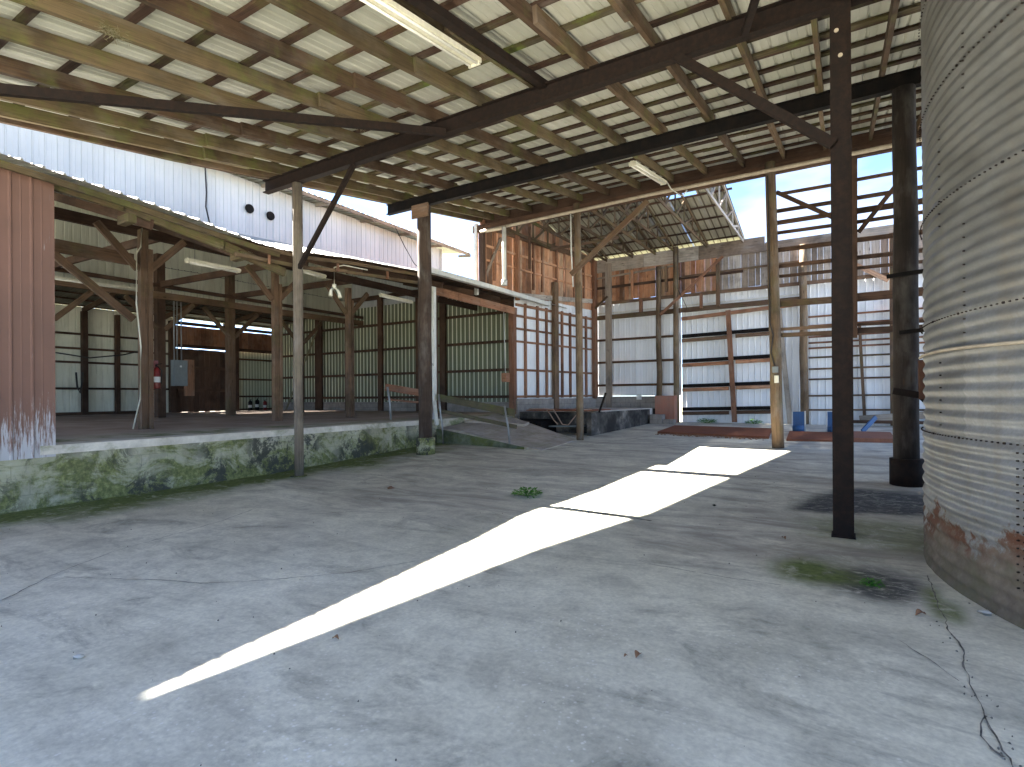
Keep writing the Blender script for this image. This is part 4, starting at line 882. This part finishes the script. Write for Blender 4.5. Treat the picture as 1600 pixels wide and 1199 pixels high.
# ------------------------------------------------------------------ small things
def fixture(p0, p1, lab, w=.13, hang=0.12, group='tube lights'):
    p0 = Vector(p0); p1 = Vector(p1); d = (p1 - p0).normalized(); sd = d.cross(UP).normalized()
    s = thing('tube_light', lab, 'light fixture', tuple((p0 + p1) / 2), group)
    MB().beam(p0, p1, w, .05).beam(p0 + UP * .03, p1 + UP * .03, w * .5, .03).build('housing', LAMPW, s)
    for q in (-1, 1): MB().tube([p0 + sd * q * w * .3 - UP * .042 + d * .05, p1 + sd * q * w * .3 - UP * .042 - d * .05], .016, 8).build('tube', TUBE, s)
    for q, nm in ((p0 + d * .02, 0), (p1 - d * .02, 1)): MB().beam(q - UP * .03, q - UP * .03 + d * .03 * (1 if nm == 0 else -1), w * .95, .06).build('end_cap', LAMPW, s)
    if hang:
        for f in (.15, .85): q = p0.lerp(p1, f); MB().tube([q + UP * .04, q + UP * (.04 + hang)], .004, 5).build('hanger', CABLE, s)
fixture((-3.82, 3.05, rz(3.05) + .17), (-3.82, 5.45, rz(5.45) + .17), 'long white double tube light under the near rafters beside a steel channel', .17, .08)
fixture((-3.86, 11.3, rz(11.3) + .16), (-3.86, 13.7, rz(13.7) + .16), 'white double tube light under the far rafters, wire dangling from its end', .16, .1)
fixture((-12, 6.3, 4.47), (-12, 7.5, 4.47), 'grimy yellowed tube light hanging under the sagging barn eave', .14, .6)
fixture((-12, 9.2, 4.82), (-12, 9.95, 4.79), 'short pale tube light just right of the thin near pole', .12, .35)
fixture((-12, 12.0, 4.62), (-12, 13.4, 4.60), 'pale tube light hanging before the green tin wall', .12, .5)
fixture((-19, 6.2, 4.95), (-19, 8.8, 4.95), 'long tube light far inside the barn at its left', .14, .3)
def wire(name, pts, r, lab, cat, mm=CABLE, grp=None): return tag(MB().tube(pts, r, 6).build(name, mm), lab, cat, grp)
wire('dangling_wire', [(-3.8, 13.72, 6.9), (-3.7, 13.8, 6.7), (-3.5, 13.85, 6.52), (-3.42, 13.85, 6.5), (-3.32, 13.85, 6.62)], .014, 'white bent wire dangling from the far tube light', 'wire', WHITE)
wire('cable', [(-12.62, 5.72, 5.1), (-12.62, 5.7, 4.7), (-12.62, 5.62, 4.55), (-12.6, 5.60, 3.5), (-12.6, 5.68, 2.6), (-12.6, 5.66, 1.5), (-12.55, 5.5, .88)], .014, 'pale cable running down the front barn post nearest the red wall', 'cable', LAMPW)
wire('cable', [(-14.5, 5.6 + 2.5, 8.0), (-14.5, 8.15, 7.0), (-14.45, 8.1, 6.6), (-14.5, 8.25, 6.1)], .02, 'dark frayed cable hanging against the white clerestory wall', 'cable')
wire('cable', [(-14.4, 15.2, 7.9), (-14.2, 15.5, 7.2), (-14.0, 15.8, 6.6), (-13.4, 15.9, 6.05)], .015, 'thin dark cable slanting down across the white clerestory wall beside the round pole', 'cable')
wire('cable', [(-26.5, 8.9, 3.35), (-26.4, 10, 3.2), (-26.4, 11.2, 3.4), (-26.3, 12.3, 3.75)], .03, 'dark cable sagging along the back wall of the barn', 'cable')
wire('cable', [(-26.6, 9.6, 2.6), (-26.55, 9.62, 2.0), (-26.5, 9.7, 1.75), (-26.5, 9.78, 2.3), (-26.55, 9.8, 2.6)], .035, 'looped black strap hanging on the back wall girt', 'strap')
wire('rope', [(-6.62, YC - .12, 6.68), (-6.6, YC - .14, 5.6), (-6.55, YC - .13, 4.6)], .022, 'pale rope hanging down beside the round rear post with the brace', 'rope', WHITE)
wire('hanging_chain', [(-4.9, 19.0, 7.1), (-4.9, 19.0, 5.2), (-4.95, 20.6, 4.7)], .01, 'thin chain hanging from a roof truss before the back boards', 'chain')
wire('cable', [(-1.52, YC - .14, 6.65), (-1.50, YC - .15, 5.5), (-1.49, YC - .15, 3.2), (-1.42, YC - .17, 2.9), (-1.47, YC - .15, 2.5), (-1.40, YC - .15, 2.2)], .012, 'thin cable stapled down the leaning rear pole', 'cable')
jb = thing('switch_box', 'small grey and cream switch boxes on the leaning rear pole', 'switch box', (-1.37, YC - .16, 1.9))
MB().box(-1.44, -1.32, YC - .22, YC - .135, 2.02, 2.16).build('box', GREYM, jb); MB().box(-1.40, -1.31, YC - .20, YC - .135, 1.78, 1.95).build('outlet', LAMPW, jb)
pb = thing('downpipe', 'white plastic pipe dropping from the long gutter pipe to the barn gutter', 'pipe', (-9.5, YC, 4.9))
MB().tube([(-9.62, YC - .09, 6.72), (-9.5, YC - .1, 6.68), (-8.82, YC - .12, 6.66)], .05, 10).build('elbow', CREAM, pb)
MB().tube([(-8.86, YC - .12, 6.68), (-8.86, YC - .12, 5.0)], .065, 12).build('pipe', WHITE, pb)
MB().tube([(-8.86, YC - .12, 5.06), (-8.86, YC - .12, 4.90)], .09, 12).build('joint', WHITE, pb)
# hanging floodlight pair under the eave
fl = thing('flood_lamp', 'old pale twin flood lamp hanging on a bent pipe under the barn eave', 'lamp', (-9.6, 8.2, 3.7))
MB().tube([(-9.3, 8.9, 4.42), (-9.4, 8.3, 4.42), (-9.5, 8.12, 4.35), (-9.5, 8.12, 3.95)], .014, 8).build('pipe', LAMPW, fl)
MB().tube([(-9.5, 8.12, 3.98), (-9.5, 8.12, 3.88)], .045, 12).build('junction', LAMPW, fl)
for s in (-1, 1): MB().tube([(-9.5, 8.12 + s * .04, 3.9), (-9.48, 8.12 + s * .11, 3.82), (-9.47, 8.12 + s * .13, 3.70)], [.022, .033, .045], 12).build('lamp_head', LAMPW, fl)
# electric panel, extinguishers
ep = thing('electric_panel', 'grey steel electric panel on the second row post inside the barn', 'panel', (-19.9, 10.1, 2))
MB().box(-20.0, -19.8, 9.95, 10.42, 1.95, 2.85).build('cabinet', GREYM, ep); MB().box(-19.8, -19.785, 9.98, 10.39, 1.98, 2.82).build('door', GREYM, ep)
MB().box(-19.785, -19.775, 10.15, 10.21, 2.6, 2.66).build('sticker', WHITE, ep)
for y in (10.02, 10.12, 10.26): MB().tube([(-19.9, y, 2.85), (-19.9, y, 4.9)], .022, 6).build('conduit', GALV, ep)
MB().beam((-20.05, 10.6, 1.6), (-20.05, 10.6, 2.9), .35, .04, (1, 0, 0)).build('back_board', REDPOST, ep)
def ext(x, y, z, lab, mm, r=.075, h=.4):
    e = thing('fire_extinguisher', lab, 'fire extinguisher', (x, y, z), 'fire extinguishers')
    MB().tube([(x, y, z), (x, y, z + .02), (x, y, z + h), (x, y, z + h + .05), (x, y, z + h + .08)], [r * .9, r, r, r * .6, r * .3], 14).build('body', mm, e)
    MB().tube([(x, y, z + h + .07), (x, y, z + h + .13)], .022, 8).build('valve', BLACKS, e); MB().beam((x, y - .02, z + h + .12), (x, y + .11, z + h + .15), .02, .015).build('handle', BLACKS, e)
    MB().tube([(x, y, z + h * .35), (x, y, z + h * .65)], r * 1.03, 14, cap=False).build('tag_band', WHITE, e)
    MB().tube([(x + .02, y, z + h + .1), (x + .08, y + .07, z + h), (x + .08, y + .06, z + .1)], .012, 6).build('hose', CABLE, e)
ext(-12.75, 6.05, 1.72, 'red fire extinguisher mounted on the front barn post', REDP)
ext(-26.5, 17.1, ZD, 'leftmost dark extinguisher of three before the pale green tin', BLACKS, .09, .45)
ext(-26.5, 17.5, ZD, 'middle extinguisher of three, tallest and dark', BLACKS, .09, .5)
ext(-26.5, 17.95, ZD, 'rightmost red extinguisher of three with a white tag', REDP, .09, .42)
sb = thing('safety_sign', 'small red board behind the fire extinguisher on the barn post', 'sign', (-12.85, 6.02, 2.1)); MB().box(-12.86, -12.84, 5.95, 6.13, 2.12, 2.34).build('board', REDP, sb)
hb = thing('hose_reel_box', 'rusty box on the green wall beside the bay post', 'box', (-9.75, 15.7, 2)); MB().box(-9.93, -9.75, 15.55, 15.8, 2.0, 2.3).build('box', REDPOST, hb); MB().tube([(-9.80, 15.6, 2.3), (-9.85, 15.6, 4.4)], .015, 6).build('rod', WHITE, hb)
bd = thing('hanging_cloth', 'small white rag on the block sill of the back wall', 'rag', (-7.6, YW - .2, 1.4)); MB().box(-7.05, -6.85, YW - .215, YW - .185, 1.35, 1.56).build('cloth', WHITE, bd)
# weeds
def weed(x, y, z, r, n, lab):
    b = MB()
    for i in range(n):
        a = random.uniform(0, 2 * math.pi); q = r * math.sqrt(random.random()); h = (.25 + .75 * random.random()) * r * .7
        c = Vector((x + q * math.cos(a), y + q * math.sin(a), z + h * (1 - q / r * .5))); s = r * random.uniform(.1, .2)
        d = Vector((math.cos(a), math.sin(a), random.uniform(-.3, .6))).normalized(); e = d.cross(UP).normalized(); k = len(b.v)
        b.v += [c, c + d * s + e * s * .5 + UP * s * .2, c + d * s * 2, c + d * s - e * s * .5 + UP * s * .2]; b.face([k, k + 1, k + 2, k + 3], [(0, 0)] * 4, .5)
        if i % 4 == 0: b.tube([(x, y, z), c], .002, 3)
    tag(b.build('weed', LEAF), lab, 'weed', 'weeds in the concrete')
weed(-4.08, 7.08, fz(7), .2, 200, 'low green weed in a crack in the middle of the floor')
weed(.17, 5.11, 0, .08, 90, 'tiny bright weed in the dark stain near the steel column')
weed(-4.35, 20.9, .47, .3, 160, 'green weed at the foot of the back wall left of the door stile'); weed(-2.75, 20.9, .47, .26, 140, 'green weed at the foot of the back wall right of the door stile')
def rock(name, x, y, r, mm, lab, cat, z=0, fl_=.5):
    b = MB(); b.tube([(x, y, z), (x + r * .1, y, z + r * fl_ * .5), (x, y + r * .1, z + r * fl_)], [r * .8, r, r * .4], 7, wob=.6); tag(b.build(name, mm), lab, cat)
rock('stone', -3.81, 1.38, .035, STONE, 'small white stone on the near left floor', 'stone')
rock('stone', -1.5, 7.6, .03, BLACKS, 'small dark pebble right of the sunlit strip', 'stone', fz(7.6))
rock('rubble', .80, 4.93 - .1, .05, STONE, 'white lump of rubble against the silo foot', 'rubble')
rock('stone', -6.4, 6.6, .06, DEADLEAF, 'brown chip of stone on the floor left of the weed', 'stone')
def leafy(x, y, s, lab, mm=DEADLEAF, ang=0.6):
    b = MB(); d = Vector((math.cos(ang), math.sin(ang), 0)); e = Vector((-d.y, d.x, 0)); o_ = Vector((x, y, .004)); n = 6
    for i in range(n + 1):
        f = i / n; w = s * .35 * math.sin(math.pi * min(.98, f + .02)); c = o_ + d * s * (f - .5) + UP * s * .25 * math.sin(f * 3)
        b.v += [c - e * w + UP * w * .6, c, c + e * w + UP * w * .7]
        if i: k = 3 * i; b.face([k - 3, k - 2, k + 1, k], [(0, 0)] * 4, .5); b.face([k - 2, k - 1, k + 2, k + 1], [(0, 0)] * 4, .5)
    tag(b.build('dead_leaf', mm), lab, 'leaf', 'dead leaves on the floor')
leafy(.43, 4.57, .075, 'curled brown leaf on the floor near the silo'); leafy(-1.02, 3.04, .06, 'thin brown leaf in the open floor at the centre front', ang=1.4); leafy(-1.08, 3.0, .03, 'tiny curled brown leaf close to the thin leaf', ang=1.0)
leafy(-2.7, 2.3, .05, 'dark leaf scrap left of the sunlit strip tip', ang=.2); leafy(-.55, 6.3, .06, 'dark leaf scrap on the floor left of the steel column', ang=2.2)
b = MB(); k = 0
for i in range(420):
    x = random.uniform(-8.5, 1.2); y = random.uniform(1.0, 14); 
    if random.random() < .07: x = .56 + random.gauss(0, .035); y = random.uniform(2.6, 4.6)
    elif random.random() < .4: y = random.uniform(3, 12); x = dockx(y) + abs(random.gauss(0, .35)) + .05
    r_ = random.uniform(.0015, .006); z0 = fz(y) + .001
    b.tube([(x, y, z0 - .002), (x + r_ * .4, y, z0 + r_)], [r_ * random.uniform(.6, 1.6), r_ * .5], 5, wob=.6)
o = b.build('floor_debris', M_CRACK_SHADOW, origin=(-4, 6, 0)); o['kind'] = 'stuff'
# bird nest straw on rafters
b = MB()
for cxn, cyn in ((-6.3, 2.6), (-6.45, 6.0)):
    for i in range(90):
        c = Vector((cxn + random.gauss(0, .035), cyn + random.gauss(0, .07), rz(cyn) + .24 + random.gauss(0, .03))); d = Vector((random.gauss(0, 1), random.gauss(0, 1), random.gauss(-.4, .6))).normalized() * random.uniform(.03, .08)
        b.tube([c, c + d], .002, 3)
    tag(b.build('bird_nest', OLIVE), 'straw nest tucked against a rafter ' + ('near the top edge of the canopy' if cyn < 4 else 'above the first steel beam'), 'nest'); b = MB()
for o in S.objects:
    if '_w' in o: del o['_w']
